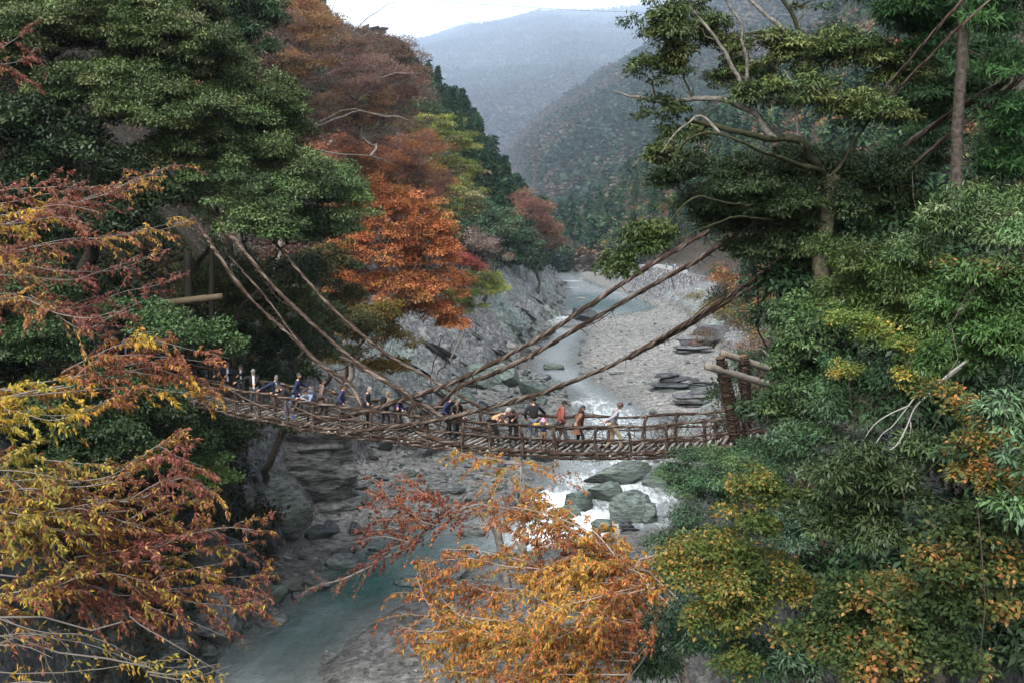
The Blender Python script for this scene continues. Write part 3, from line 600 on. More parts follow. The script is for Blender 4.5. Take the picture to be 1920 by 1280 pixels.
tree('evergreen_tree', 'lowest rounded evergreen overhanging the left cables beside the orange maple', 'tree', (-17.5, 54, gz(-17.5, 54)),
     [(430, 380, 90, 60, 48), (530, 380, 80, 60, 50), (600, 360, 60, 50, 52), (470, 440, 80, 45, 48), (590, 430, 60, 40, 51), (560, 330, 60, 40, 53)], dict(EVG, pal=[(.035, .06, .025), (.055, .085, .032), (.07, .1, .04)]), 103, 'evergreens above the left bridge end', .35, twigs=.35)
tree('evergreen_tree', 'small bright green tree at the right tip of the big evergreens', 'tree', (-16, 62, gz(-16, 62)),
     [(640, 390, 42, 45, 56), (650, 430, 35, 25, 56), (610, 345, 35, 30, 57)], dict(EVG, pal=[(.07, .12, .035), (.09, .14, .045), (.05, .09, .03)]), 104, None, .25)
DARK = dict(EVG, pal=[(.012, .022, .009), (.018, .030, .011), (.015, .026, .010)], dens=1.3, cov=2.0, L=.22, W=.10)  # evergreen palette darkened to put deep shade into the leaf colour
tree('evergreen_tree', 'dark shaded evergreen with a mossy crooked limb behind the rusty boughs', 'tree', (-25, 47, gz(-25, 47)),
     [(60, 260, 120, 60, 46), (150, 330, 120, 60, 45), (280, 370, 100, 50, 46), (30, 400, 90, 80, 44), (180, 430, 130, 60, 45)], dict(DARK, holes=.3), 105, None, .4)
for i, (lab, bl, pal) in enumerate([
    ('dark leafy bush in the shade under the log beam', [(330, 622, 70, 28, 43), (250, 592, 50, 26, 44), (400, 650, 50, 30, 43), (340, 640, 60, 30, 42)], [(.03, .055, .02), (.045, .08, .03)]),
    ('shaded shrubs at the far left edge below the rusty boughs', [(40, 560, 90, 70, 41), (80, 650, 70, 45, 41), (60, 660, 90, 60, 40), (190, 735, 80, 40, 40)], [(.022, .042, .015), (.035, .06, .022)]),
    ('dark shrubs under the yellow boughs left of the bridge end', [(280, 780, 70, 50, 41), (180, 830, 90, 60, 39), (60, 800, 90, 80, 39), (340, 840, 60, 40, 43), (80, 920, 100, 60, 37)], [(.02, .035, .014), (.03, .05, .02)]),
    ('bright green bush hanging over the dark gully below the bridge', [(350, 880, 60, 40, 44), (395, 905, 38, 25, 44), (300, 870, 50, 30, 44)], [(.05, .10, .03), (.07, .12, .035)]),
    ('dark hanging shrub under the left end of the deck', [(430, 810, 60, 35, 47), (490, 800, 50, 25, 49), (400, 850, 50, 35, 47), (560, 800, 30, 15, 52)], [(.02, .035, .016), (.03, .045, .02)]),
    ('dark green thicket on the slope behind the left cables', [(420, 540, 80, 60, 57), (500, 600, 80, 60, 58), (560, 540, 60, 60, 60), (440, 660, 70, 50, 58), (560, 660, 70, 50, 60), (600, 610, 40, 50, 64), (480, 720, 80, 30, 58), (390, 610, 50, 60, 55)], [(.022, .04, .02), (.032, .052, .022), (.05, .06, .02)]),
    ('olive-brown thicket beside the bare rock under the orange maple', [(620, 500, 50, 40, 68), (640, 570, 40, 40, 70), (650, 680, 30, 25, 72), (680, 620, 40, 30, 74)], [(.05, .05, .018), (.09, .06, .02), (.03, .04, .016)]),
    ]):
    c0 = P(bl[0][0], bl[0][1], bl[0][4]); x0, y0 = c0[0] - 2.0, c0[1] + 2
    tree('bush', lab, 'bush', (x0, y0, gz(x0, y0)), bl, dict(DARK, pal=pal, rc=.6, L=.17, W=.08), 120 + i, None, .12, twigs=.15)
tree('cedar_tree', 'dark green cedar top between the big evergreen and the bare rust trees', 'cedar', (-23, 76, gz(-23, 76)), [(430, 20, 50, 40, 72), (490, 40, 40, 35, 73), (460, 90, 50, 30, 72)], dict(DARK, pal=[(.02, .045, .018), (.03, .06, .022)], L=.3, W=.08), 119, None, .3)
# ---- bare rust trees left of the cedar spur
RT = dict(L=.26, W=.06, rc=1.0, dens=.5, cov=1.9, flat=.75, pal=[(.13, .082, .072), (.16, .095, .078), (.14, .105, .09), (.20, .115, .06)], freq=.25, holes=.33, droop=.0, mat=M_AUT, core=.5)
PALE = (.20, .18, .165)
for i, (lab, base, bl, pal) in enumerate([
    ('tall bare tree with pale forking limbs against the sky, leftmost of the rust trees', (-21, 84), [(550, 70, 70, 60, 80), (615, 85, 40, 45, 80), (540, 150, 70, 60, 80), (620, 150, 80, 50, 80)], None),
    ('bare-limbed rust tree with long pale branches reaching right above the orange maple', (-16, 92), [(600, 240, 90, 60, 86), (700, 180, 80, 60, 88), (690, 260, 90, 50, 88), (770, 210, 50, 40, 90)], None),
    ('rust-red twiggy tree directly above the orange maple', (-14, 104), [(700, 320, 90, 45, 98), (790, 300, 60, 40, 100), (780, 360, 70, 35, 98), (640, 300, 60, 45, 96)], [(.20, .085, .05), (.26, .11, .05), (.14, .07, .055)]),
    ('brown twiggy tree on the skyline beside the cedar spur', (-28, 132), [(700, 110, 50, 45, 125), (750, 125, 40, 45, 128), (650, 95, 45, 40, 125), (760, 170, 60, 40, 125)], [(.10, .07, .055), (.14, .085, .06)]),
    ]):
    def pale_limbs(bm_, rng, i=i):
        net = [np.array([P(520, 200, 84)])]
        if i > 1: return net[0]
        for pts in ([(450, 330), (480, 230), (500, 140), (530, 60), (560, -20)], [(500, 150), (570, 110), (640, 60), (700, 25), (740, -5)], [(470, 250), (560, 200), (640, 150), (720, 140), (790, 135)], [(480, 230), (560, 240), (640, 215), (700, 210), (770, 225)], [(560, 110), (600, 50), (620, -10)], [(520, 80), (480, 30), (450, -20)], [(450, 300), (540, 290), (620, 280), (690, 300), (740, 320)], [(560, 205), (600, 120), (660, 70), (690, 60)])[i * 3:i * 3 + 5]:
            q = smooth_path([P(a_, b_, 82 - i + rng.uniform(-1, 1)) for a_, b_ in pts], .8); q = q + np.stack([fbm(q * .35 + j * 9, 3, 5) for j in range(3)], 1) * .9; tube(bm_, q, np.linspace(.14, .012, len(q)) , 5, (.17, .155, .14), False); net.append(q)
        return np.concatenate(net)
    x0, y0 = base; s = dict(RT); s['pal'] = pal or RT['pal']
    tree('bare_rust_tree', lab, 'tree', (x0, y0, gz(x0, y0)), bl, s, 140 + i, 'bare rust trees left of the cedar spur', .32, bark=PALE, twigs=.9, extra=pale_limbs)
ORA = dict(L=.25, W=.12, rc=.75, dens=1.0, cov=2.0, flat=.75, pal=[(.33, .12, .05), (.44, .18, .07), (.25, .09, .045), (.37, .17, .065)], freq=.4, mat=M_AUT, holes=.15)
tree('orange_maple', 'glowing orange maple leaning over the bare grey rock slope', 'tree', (-17, 94, gz(-17, 94)),
     [(740, 420, 95, 60, 88), (690, 380, 60, 40, 90), (700, 480, 80, 55, 86), (790, 480, 70, 55, 88), (830, 540, 45, 45, 88), (740, 550, 80, 40, 86), (800, 590, 60, 25, 88), (660, 540, 50, 45, 86), (850, 610, 30, 14, 88)], ORA, 160, None, .3, bark=(.12, .09, .08), twigs=.6)
tree('olive_maple', 'olive and ochre spreading tree under the orange maple', 'tree', (-17.5, 84, gz(-17.5, 84)),
     [(690, 600, 60, 35, 80), (740, 640, 40, 22, 82), (640, 620, 50, 40, 78), (720, 690, 45, 15, 82)], dict(ORA, pal=[(.10, .07, .015), (.16, .10, .02), (.08, .07, .02)]), 161, None, .2, twigs=.6)
tree('red_shrub', 'small crimson shrub right of the orange maple', 'shrub', (-10, 112, gz(-10, 112)), [(872, 492, 24, 16, 108), (890, 505, 20, 12, 108)], dict(ORA, pal=[(.20, .055, .05), (.25, .075, .06)]), 162, None, .08)
tree('grassy_bush', 'yellow-green bush on top of the bare rock slope', 'bush', (-9, 118, gz(-9, 118)), [(900, 530, 34, 24, 112), (865, 560, 34, 18, 106), (930, 548, 18, 16, 116), (840, 590, 30, 14, 102), (885, 580, 26, 12, 108)], dict(ORA, pal=[(.16, .20, .05), (.22, .24, .07), (.12, .14, .05)], droop=-.3, W=.07), 163, None, .08)
tree('bare_shrub', 'leafless pinkish-grey shrub under the dark evergreens of the left bank', 'shrub', (-8, 124, gz(-8, 124)), [(905, 465, 34, 26, 118), (935, 480, 26, 20, 120)], dict(RT, pal=[(.17, .12, .12), (.22, .15, .13)], dens=.25), 164, None, .12, bark=PALE, twigs=1.0)
YG = dict(ORA, L=.34, W=.16, rc=1.2, pal=[(.13, .15, .04), (.20, .22, .06), (.10, .11, .035), (.17, .15, .08)], flat=.35)
tree('yellow_green_tree', 'yellow-green layered tree beside the cedar spur, uppermost of the pair', 'tree', (-20, 142, gz(-20, 142)), [(830, 270, 55, 25, 135), (800, 240, 40, 22, 137), (860, 320, 45, 22, 134)], YG, 165, None, .25, bark=PALE)
tree('yellow_green_tree', 'yellow-green layered tree just right of the rust-red tree, lower of the pair', 'tree', (-16, 134, gz(-16, 134)), [(850, 370, 50, 20, 128), (830, 410, 35, 14, 127), (880, 395, 30, 14, 129)], YG, 166, None, .25, bark=PALE)
GD = dict(L=.4, W=.19, rc=1.3, dens=1.4, pal=[(.028, .05, .03), (.04, .07, .038), (.05, .085, .04)], mat=M_GLOSS)
tree('evergreen_tree', 'dense dark evergreen leaning over the left bank above the pale rocks', 'tree', (-5, 172, gz(-5, 172)), [(930, 440, 40, 45, 165), (960, 480, 35, 35, 165), (900, 410, 35, 40, 170), (985, 455, 25, 25, 172)], GD, 167, None, .4)
tree('rust_tree', 'brownish-red tree hanging over the far end of the left bank', 'tree', (6, 236, gz(6, 236)), [(1000, 410, 26, 34, 230), (1020, 440, 26, 26, 230), (985, 390, 20, 25, 235), (1040, 465, 16, 16, 236)], dict(RT, L=.6, W=.16, rc=1.8, dens=.8, pal=[(.16, .08, .06), (.12, .07, .055), (.2, .11, .07)]), 168, None, .4)
# ---- right bank
OAK = dict(L=.115, W=.04, rc=.42, cov=1.9, dens=1.25, flat=.65, pal=[(.03, .05, .02), (.045, .07, .025), (.06, .085, .03), (.035, .06, .028)], mat=M_GLOSS, freq=.5, holes=.12, droop=.45, core=.6)
MOSS = (.028, .03, .017); GREYB = (.12, .112, .10)
def oak_limbs(bm_, rng):
    net = []
    for pts, r0, r1, c in [
        ([(1560, 345, 26.5), (1520, 300, 25.4), (1500, 262, 25), (1450, 262, 25), (1395, 248, 24.5), (1330, 236, 24.5), (1285, 228, 24)], .14, .05, MOSS),
        ([(1450, 262, 25), (1400, 205, 25), (1345, 188, 25), (1290, 190, 25), (1230, 194, 25), (1180, 178, 25), (1152, 172, 25)], .10, .022, GREYB),
        ([(1402, 195, 25), (1385, 150, 25), (1350, 90, 25), (1322, 45, 25), (1290, 10, 25)], .07, .03, GREYB),
        ([(1395, 190, 25.2), (1398, 120, 25.2), (1392, 60, 25), (1375, 20, 25), (1362, -10, 25)], .05, .03, GREYB),
        ([(1475, 62, 26), (1440, 30, 26), (1412, 4, 26), (1400, -12, 26)], .06, .05, GREYB),
        ([(1500, 60, 26.5), (1480, 25, 26.5), (1462, -8, 26.5)], .06, .05, MOSS),
        ([(1560, 95, 26), (1480, 82, 26), (1420, 60, 26), (1398, 62, 26)], .06, .04, MOSS),
        ([(1560, 350, 26.5), (1530, 315, 25.5), (1440, 290, 24), (1370, 262, 23.5), (1330, 245, 23.5), (1290, 262, 23.5), (1255, 300, 23.5)], .08, .02, MOSS),
        ([(1520, 300, 25.5), (1500, 270, 25), (1497, 220, 25), (1492, 170, 25), (1470, 130, 25)], .05, .03, GREYB),
        ([(1345, 245, 24), (1310, 215, 24), (1290, 228, 24), (1262, 250, 24), (1240, 290, 24)], .04, .012, GREYB),
        ([(1560, 370, 27), (1470, 385, 26.5), (1370, 380, 24.5), (1310, 372, 24), (1270, 400, 24), (1240, 440, 24), (1200, 470, 24), (1150, 500, 24)], .05, .012, MOSS),
        ([(1560, 390, 27), (1480, 420, 26.5), (1400, 405, 24.5), (1330, 420, 24), (1290, 440, 24), (1240, 470, 24)], .05, .012, MOSS)]:
        p = smooth_path([P(*q) for q in pts], .15); k = rng.uniform(0, 99)
        p = p + np.stack([fbm(np.stack([np.arange(len(p)) * .35 + k, np.full(len(p), j * 5.), np.zeros(len(p))], 1), 3, 5) for j in range(3)], 1) * .10
        tube(bm_, p, np.linspace(r0, r1, len(p)) * (1 + .2 * vnoise(p * 3, 4)), 7, c, False); net.append(p)
        for _ in range(int(len(p) * .15)):
            i = rng.integers(2, len(p)); limb(bm_, p[i], p[i] + rng.normal(0, 1, 3) * np.array([.5, .3, .45]), r1 * .5, .004, rng, 0, .3, c, 3)
    return np.concatenate(net)
tree('gnarled_oak', 'old gnarled evergreen oak with mossy crooked limbs at the upper right', 'tree', (8.6, 27, gz(8.6, 27)),
     [(1235, 55, 42, 42, 25), (1222, 140, 40, 30, 25), (1262, 120, 25, 40, 25), (1240, 215, 42, 28, 25), (1275, 265, 45, 25, 25), (1330, 70, 40, 30, 26), (1420, 95, 55, 28, 26), (1500, 110, 60, 35, 26), (1590, 110, 60, 40, 26), (1680, 140, 60, 45, 26),
      (1430, 180, 50, 28, 25), (1540, 190, 70, 35, 25), (1640, 220, 70, 35, 25), (1360, 150, 30, 22, 26), (1300, 10, 30, 25, 26), (1515, 8, 22, 18, 27), (1410, 140, 45, 25, 27), (1190, 465, 42, 32, 24), (1155, 505, 24, 32, 24), (1235, 445, 40, 24, 24), (1245, 300, 30, 25, 24.5)],
     dict(OAK, pal=[(.03, .045, .014), (.05, .068, .02), (.075, .092, .028), (.035, .055, .018)]), 200, None, .3, bark=(.05, .045, .03), twigs=.5, extra=oak_limbs, lean=P(1560, 330, 26))
tree('evergreen_oak', 'dark evergreen oak crown under the gnarled limbs where the cables vanish', 'tree', (9.5, 30, gz(9.5, 30)),
     [(1340, 330, 70, 40, 28), (1440, 340, 80, 45, 28), (1550, 340, 80, 50, 28), (1650, 340, 70, 50, 28), (1300, 400, 60, 35, 29), (1400, 420, 80, 45, 29), (1510, 440, 80, 55, 29), (1620, 440, 80, 60, 28), (1250, 340, 40, 25, 28), (1700, 400, 60, 60, 28), (1420, 380, 70, 45, 26), (1520, 400, 70, 45, 26), (1480, 470, 70, 40, 26.5), (1400, 470, 40, 25, 29), (1360, 380, 40, 30, 27)],
     dict(OAK, pal=[(.02, .034, .012), (.028, .044, .016), (.036, .055, .02)], rc=.5, holes=.1, cov=2.2), 201, None, .3, twigs=.4)
NEED = dict(L=.24, W=.035, rc=.6, cov=2.2, dens=1.6, flat=.5, pal=[(.015, .04, .014), (.022, .055, .018), (.03, .07, .022)], mat=M_LEAF, holes=.2, droop=.3, core=.5)
tree('cedar_tree', 'tall cedar with a bare reddish trunk at the upper right edge', 'cedar', P(1812, 560, 25) * [1, 1, 0] + [0, 0, gz(P(1812, 560, 25)[0], 25)],
     [(1690, 25, 60, 30, 25), (1780, -5, 80, 40, 25), (1880, 30, 60, 45, 25), (1890, 130, 45, 45, 25), (1750, 90, 35, 18, 25.4), (1885, 220, 45, 40, 25), (1870, 300, 45, 35, 25.5), (1640, -10, 50, 25, 26), (1735, 50, 50, 20, 26)],
     NEED, 202, None, .19, bark=(.05, .042, .036), twigs=.5, wob=.012, lean=P(1806, -60, 25))
tree('cedar_tree', 'shaded cedar foliage behind the reddish trunk at the right edge', 'cedar', (15, 33, gz(15, 33)),
     [(1760, 180, 60, 60, 31), (1850, 160, 70, 80, 32), (1740, 290, 60, 60, 31), (1900, 320, 50, 70, 31), (1700, 220, 40, 40, 32)], dict(NEED, pal=[(.012, .03, .012), (.02, .042, .016)]), 203, None, .2)
LAU = dict(L=.095, W=.026, rc=.36, cov=1.9, dens=1.3, flat=.8, pal=[(.021, .037, .009), (.035, .055, .014), (.058, .082, .023), (.027, .045, .011)], mat=M_GLOSS, freq=.6, droop=.55, core=.5, holes=.08)
for i, (lab, bl, o) in enumerate([
    ('laurel with long pale shiny leaves below the cedar trunk at the right edge', [(1850, 400, 75, 55, 16), (1780, 430, 50, 45, 16.5), (1900, 470, 60, 60, 15.5), (1730, 480, 40, 40, 17)], dict(L=.108, pal=[(.045, .080, .028), (.075, .11, .048), (.032, .058, .018)])),
    ('laurel mass left of the pale shiny laurel, above the bare dead branch', [(1640, 520, 60, 50, 18), (1700, 560, 60, 50, 17), (1620, 600, 60, 45, 18), (1700, 640, 55, 50, 17), (1570, 560, 50, 45, 19), (1560, 480, 40, 30, 20)], {}),
    ('bright bushy laurel at the right edge halfway up', [(1860, 560, 75, 55, 14), (1790, 600, 60, 50, 14.5), (1880, 660, 60, 50, 13.5), (1800, 690, 60, 45, 14)], dict(pal=[(.03, .062, .016), (.05, .088, .026), (.036, .068, .02)])),
    ('small-leaved evergreen beside the wrapped posts of the bridge tower', [(1490, 600, 40, 50, 25), (1485, 690, 30, 40, 26), (1500, 680, 50, 50, 24), (1470, 770, 50, 45, 25), (1530, 760, 60, 50, 23), (1540, 640, 50, 50, 23), (1510, 520, 40, 40, 27)], dict(L=.11, W=.045, pal=[(.03, .055, .022), (.05, .085, .03), (.04, .07, .028)])),
    ('leafy laurel hiding the right end of the deck', [(1335, 870, 50, 30, 27), (1425, 860, 45, 38, 26), (1290, 900, 40, 45, 27), (1350, 930, 55, 50, 26), (1420, 900, 50, 45, 24)], dict(pal=[(.03, .06, .03), (.04, .075, .038), (.055, .09, .04)])),
    ('dark laurel hanging down behind the dead branch', [(1600, 720, 60, 50, 18), (1580, 810, 60, 50, 17), (1500, 850, 55, 45, 19), (1680, 740, 50, 50, 17)], dict(pal=[(.025, .05, .025), (.035, .065, .03)])),
    ('large-leaved laurel at the centre of the right side below the dead branch', [(1600, 900, 75, 55, 12), (1680, 930, 60, 55, 12), (1560, 980, 60, 50, 12.5), (1640, 1010, 65, 45, 12), (1540, 900, 50, 40, 13), (1720, 860, 45, 45, 12.5)], dict(L=.088, pal=[(.026, .040, .015), (.036, .058, .024), (.018, .032, .012)])),
    ('laurel clump poking in at the right edge among the maple leaves', [(1910, 870, 40, 50, 9.5), (1905, 960, 35, 40, 9.5), (1900, 780, 50, 50, 10)], dict(L=.10, pal=[(.042, .075, .03), (.055, .095, .05)])),
    ('dark evergreen under the yellow-green tree at the lower right', [(1290, 1010, 50, 50, 20), (1260, 1090, 40, 50, 18), (1300, 1200, 70, 60, 14), (1400, 1240, 70, 60, 13), (1500, 1230, 60, 50, 13), (1220, 1240, 40, 50, 15), (1450, 1090, 60, 50, 15), (1480, 1000, 50, 50, 16)], dict(pal=[(.025, .05, .028), (.035, .065, .035), (.03, .055, .025)])),
    ('dark evergreen backing behind the maple at the lower right corner', [(1750, 1050, 120, 80, 15), (1850, 900, 80, 90, 15), (1650, 1150, 120, 80, 15), (1850, 1200, 110, 90, 14), (1760, 780, 90, 80, 17), (1580, 1120, 70, 70, 16)], dict(rc=.55, L=.16, W=.06, pal=[(.015, .03, .014), (.022, .042, .018)])),  # palette darkened: shade behind the maple is in the leaf colour
    ('dark evergreen backing between the oak and the laurels', [(1560, 560, 110, 90, 27), (1680, 520, 100, 90, 26), (1800, 520, 100, 90, 24), (1640, 680, 120, 90, 24), (1780, 660, 110, 90, 22), (1500, 760, 80, 80, 27), (1900, 640, 90, 120, 22), (1850, 730, 80, 70, 20), (1900, 760, 60, 60, 18)], dict(rc=.7, L=.2, W=.08, pal=[(.014, .03, .013), (.02, .04, .017)])),  # palette darkened: shade between the crowns is in the leaf colour
    ]):
    c0 = P(bl[0][0], bl[0][1], bl[0][4]); x0, y0 = c0[0] + 1.8, c0[1] + 1.0
    tree('laurel_tree', lab, 'tree', (x0, y0, gz(x0, y0)), bl, dict(LAU, **o), 220 + i, None, .13, twigs=.12)
MAP = dict(perleaf=True, L=.058, W=.034, rc=.26, cov=2.1, dens=1.0, flat=.6, mat=M_AUT, freq=1.6, droop=.35, core=.5, holes=.2, fold=.15, loc=.45)
for i, (lab, bl, o) in enumerate([
    ('yellow-green leafy tree with orange tips right of the orange cherry', [(1420, 920, 45, 30, 13), (1460, 940, 45, 25, 13), (1400, 990, 40, 50, 13), (1360, 1040, 60, 40, 13), (1420, 1070, 65, 40, 13), (1470, 1120, 55, 40, 13), (1340, 1110, 60, 40, 12.5), (1290, 1060, 50, 40, 13), (1320, 1170, 50, 35, 12.5), (1390, 1160, 60, 40, 12.5), (1380, 1250, 45, 25, 12)],
     dict(pal=[(.04, .06, .016), (.06, .08, .02), (.095, .105, .026), (.21, .13, .035), (.055, .075, .018)])),
    ('broad-leaved maple with orange patches filling the lower right corner', [(1840, 1000, 70, 50, 10), (1760, 1060, 70, 40, 10), (1640, 1130, 90, 45, 10.5), (1560, 1200, 90, 45, 10.5), (1700, 1180, 80, 45, 10), (1830, 1140, 80, 50, 9.8), (1780, 1240, 90, 45, 9.5), (1640, 1250, 90, 40, 10), (1890, 1070, 45, 45, 9.8)],
     dict(L=.062, W=.038, pal=[(.02, .034, .012), (.03, .048, .015), (.045, .06, .018), (.06, .07, .02), (.11, .09, .025), (.22, .11, .04)])),
    ('orange-tipped vine maple over the laurels at the right edge', [(1860, 830, 55, 40, 11), (1800, 770, 40, 30, 11.5), (1830, 880, 60, 35, 11), (1880, 920, 40, 35, 10.5), (1760, 740, 40, 20, 12), (1870, 510, 40, 20, 14), (1780, 500, 35, 16, 15)],
     dict(pal=[(.03, .045, .015), (.05, .065, .02), (.12, .11, .025), (.30, .13, .045), (.08, .085, .025)])),
    ('pale yellow-green vine sprawling over the laurels beside the tower', [(1600, 600, 45, 16, 16), (1640, 625, 40, 16, 16), (1700, 650, 40, 22, 15.5), (1590, 700, 30, 20, 17), (1720, 720, 40, 25, 15)],
     dict(pal=[(.08, .12, .03), (.16, .19, .04), (.12, .15, .035), (.30, .22, .05)], dens=.6)),
    ]):
    c0 = P(bl[2][0], bl[2][1], bl[2][4]); x0, y0 = c0[0] + 1.2, c0[1] + .8
    tree('maple_tree', lab, 'tree', (x0, y0, gz(x0, y0)), bl, dict(MAP, **o), 240 + i, None, .09, twigs=.6, leafm=M_AUT)
tree('reddish_shrub', 'sparse reddish shrub on the rock right of the gravel bar', 'shrub', (18, 62, gz(18, 62)), [(1360, 590, 40, 30, 60), (1400, 620, 30, 30, 60), (1330, 640, 30, 18, 62), (1300, 560, 20, 10, 62)], dict(RT, L=.16, W=.05, rc=.5, dens=.3, pal=[(.18, .08, .05), (.14, .07, .05), (.12, .10, .04)]), 260, None, .1, bark=PALE, twigs=1)
# dead pale branch
db = MB(); rg = np.random.default_rng(5)
for pts, r0, r1 in [([(1815, 675, 13.6), (1775, 705, 12.6), (1745, 735, 12.4), (1715, 765, 12.3), (1700, 800, 12.2), (1680, 835, 12.1), (1640, 858, 12.0)], .022, .008), ([(1800, 690, 13.4), (1770, 712, 12.6), (1730, 728, 12.5), (1700, 765, 12.4), (1672, 800, 12.4), (1655, 812, 12.4), (1630, 850, 12.3)], .018, .005),
                    ([(1705, 760, 12.4), (1670, 775, 12.4), (1640, 795, 12.4), (1615, 830, 12.4)], .012, .004), ([(1706, 785, 12.3), (1708, 800, 12.2), (1705, 820, 12.2)], .012, .004)]:
    tube(db, smooth_path([P(*q) for q in pts], .06), np.linspace(r0, r1, len(smooth_path([P(*q) for q in pts], .06))), 6, (.15, .145, .135), False)
tag(db.build('dead_branch', M_TWIG, None, True), 'bare pale grey forked dead branch sticking out of the laurels', 'branch')
# ---- autumn boughs in the foreground
CH = dict(L=.070, W=.024, every=.022, hang=.75, freq=1.2, loc=.4)
PY = [(.16, .06, .035), (.27, .13, .03), (.33, .20, .033), (.33, .23, .035), (.24, .20, .035)]
PR = [(.13, .045, .035), (.19, .075, .05), (.10, .038, .03), (.16, .06, .045), (.30, .17, .045)]
Lb = (-7.5, 14, gz(-7.5, 14) if gz(-7.5, 14) < 18 else 10)
bough_tree('cherry_tree', 'rust-leaved cherry boughs with pale twigs reaching in from the left edge, uppermost', 'tree', (-9.5, 17, gz(-9.5, 17)), [P(-160, 700, 15), P(-140, 380, 15)],
    [[(-90, 440, 15), (20, 420, 15), (140, 385, 15), (230, 350, 15), (300, 320, 15.5)], [(-100, 480, 15), (20, 470, 14.5), (120, 460, 14.5), (230, 450, 15), (330, 425, 15)],
     [(-90, 560, 14), (0, 555, 14), (80, 560, 14), (160, 580, 14), (240, 545, 14.5), (320, 520, 14.5)], [(-90, 400, 15), (0, 360, 15), (110, 345, 15), (200, 350, 15.5)], [(-90, 520, 14), (20, 500, 14), (130, 510, 14), (220, 500, 14.5), (300, 470, 15)],
     [(-80, 120, 16), (0, 95, 16), (50, 60, 16)], [(60, 560, 14), (130, 590, 13.8), (200, 600, 13.8), (250, 590, 14)],
     ([(-90, 420, 13.5), (0, 415, 13.5), (90, 400, 13.5), (170, 405, 13.5)], dict(sp=dict(pal=PY)))],
    dict(CH, pal=PR, L=.07, every=.034), 301, None, reach=.95, r0=.009, leafy=2.3)
bough_tree('cherry_tree', 'yellow-leaved cherry boughs hanging before the left end of the bridge', 'tree', (-9.2, 14, gz(-9.2, 14)), [P(-180, 980, 13), P(-160, 760, 13)],
    [[(-90, 745, 13), (0, 738, 13), (110, 722, 13), (200, 712, 13.2), (300, 712, 13.4), (400, 725, 13.6)], [(120, 722, 13), (190, 680, 13.2), (270, 665, 13.4), (360, 680, 13.6), (415, 700, 13.7)],
     [(-90, 790, 12.5), (0, 775, 12.5), (90, 785, 12.5), (160, 765, 12.6), (240, 745, 12.8)], [(-90, 800, 12.3), (0, 790, 12.3), (50, 795, 12.3)], [(200, 700, 13.4), (280, 690, 13.5), (350, 715, 13.6), (410, 735, 13.7)]],
    dict(CH, pal=PY), 302, None, reach=.8, r0=.009, leafy=2.9)
bough_tree('cherry_tree', 'big cherry with yellow and rust leaves over the rocks at the lower left', 'tree', (-8.6, 11.5, gz(-8.6, 11.5)), [P(-200, 1300, 11.5), P(-180, 1000, 11.5)],
    [[(-90, 920, 11.5), (0, 905, 11.5), (110, 900, 11.7), (200, 895, 11.9), (260, 870, 12)], [(-90, 870, 11.5), (0, 865, 11.5), (80, 880, 11.5), (150, 900, 11.6)], [(-90, 1000, 11.2), (0, 985, 11.2), (100, 990, 11.3), (200, 1000, 11.5), (300, 960, 11.8), (390, 940, 12)],
     [(-90, 1130, 11), (0, 1125, 11), (100, 1110, 11), (200, 1075, 11.3), (300, 1070, 11.6), (390, 1050, 12), (440, 1040, 12.2)], [(0, 960, 11.3), (80, 1000, 11.3), (150, 1060, 11.4), (250, 1090, 11.6), (370, 1120, 11.8), (500, 1125, 12)],
     [(-60, 940, 11.2), (40, 960, 11.2), (140, 950, 11.4), (260, 945, 11.7)], [(20, 880, 11.5), (100, 940, 11.4), (190, 960, 11.4), (300, 1000, 11.6)],
     ([(150, 1060, 11.6), (250, 1040, 11.8), (350, 1010, 12), (430, 1000, 12.3), (480, 1010, 12.3)], dict(sp=dict(pal=PR, L=.07))), ([(120, 1090, 11.6), (220, 1120, 11.8), (330, 1100, 12), (430, 1110, 12.3), (500, 1150, 12.3)], dict(sp=dict(pal=PR, L=.065))),
     ([(250, 940, 12), (330, 900, 12.2), (370, 900, 12.3), (400, 930, 12.3)], dict(sp=dict(pal=PR, L=.07))), ([(-60, 900, 12), (30, 930, 12), (90, 930, 12)], dict(sp=dict(pal=PR, L=.07))),
     ([(260, 880, 12.2), (300, 850, 12.4), (340, 870, 12.5), (390, 890, 12.6)], dict(sp=dict(pal=PR, L=.07)))],
    dict(CH, loc=.7, pal=[(.10, .04, .028), (.26, .17, .03), (.15, .055, .033), (.20, .085, .035), (.28, .20, .033), (.12, .045, .03), (.18, .15, .03)]), 303, None, reach=.9, r0=.010, leafy=2.9)
bough_tree('cherry_tree', 'thin pale cherry boughs with few yellow leaves along the bottom left edge', 'tree', (-8.2, 9.8, gz(-8.2, 9.8)), [P(-200, 1500, 10), P(-180, 1150, 10)],
    [([(-90, 1130, 10.5), (0, 1150, 10.5), (90, 1190, 10.5), (180, 1205, 10.6), (300, 1255, 10.8), (420, 1260, 11)], dict(leafy=.5)), ([(85, 1188, 10.5), (115, 1225, 10.5), (140, 1275, 10.5)], dict(leafy=.25, reach=.3)), ([(230, 1165, 11), (270, 1195, 11), (340, 1230, 11), (420, 1270, 11)], dict(leafy=.3, reach=.3)),
     ([(-60, 1210, 10), (20, 1215, 10), (60, 1220, 10), (100, 1235, 10)], dict(leafy=.6)), ([(280, 1250, 10.6), (350, 1262, 10.6), (430, 1245, 10.8)], dict(leafy=1.1, reach=.45)), ([(-60, 1290, 10), (60, 1290, 10), (200, 1288, 10), (300, 1290, 10)], dict(leafy=.8, reach=.4))],
    dict(CH, pal=PY), 304, None, bark=(.085, .076, .068), reach=.6, r0=.010, leafy=2.6)
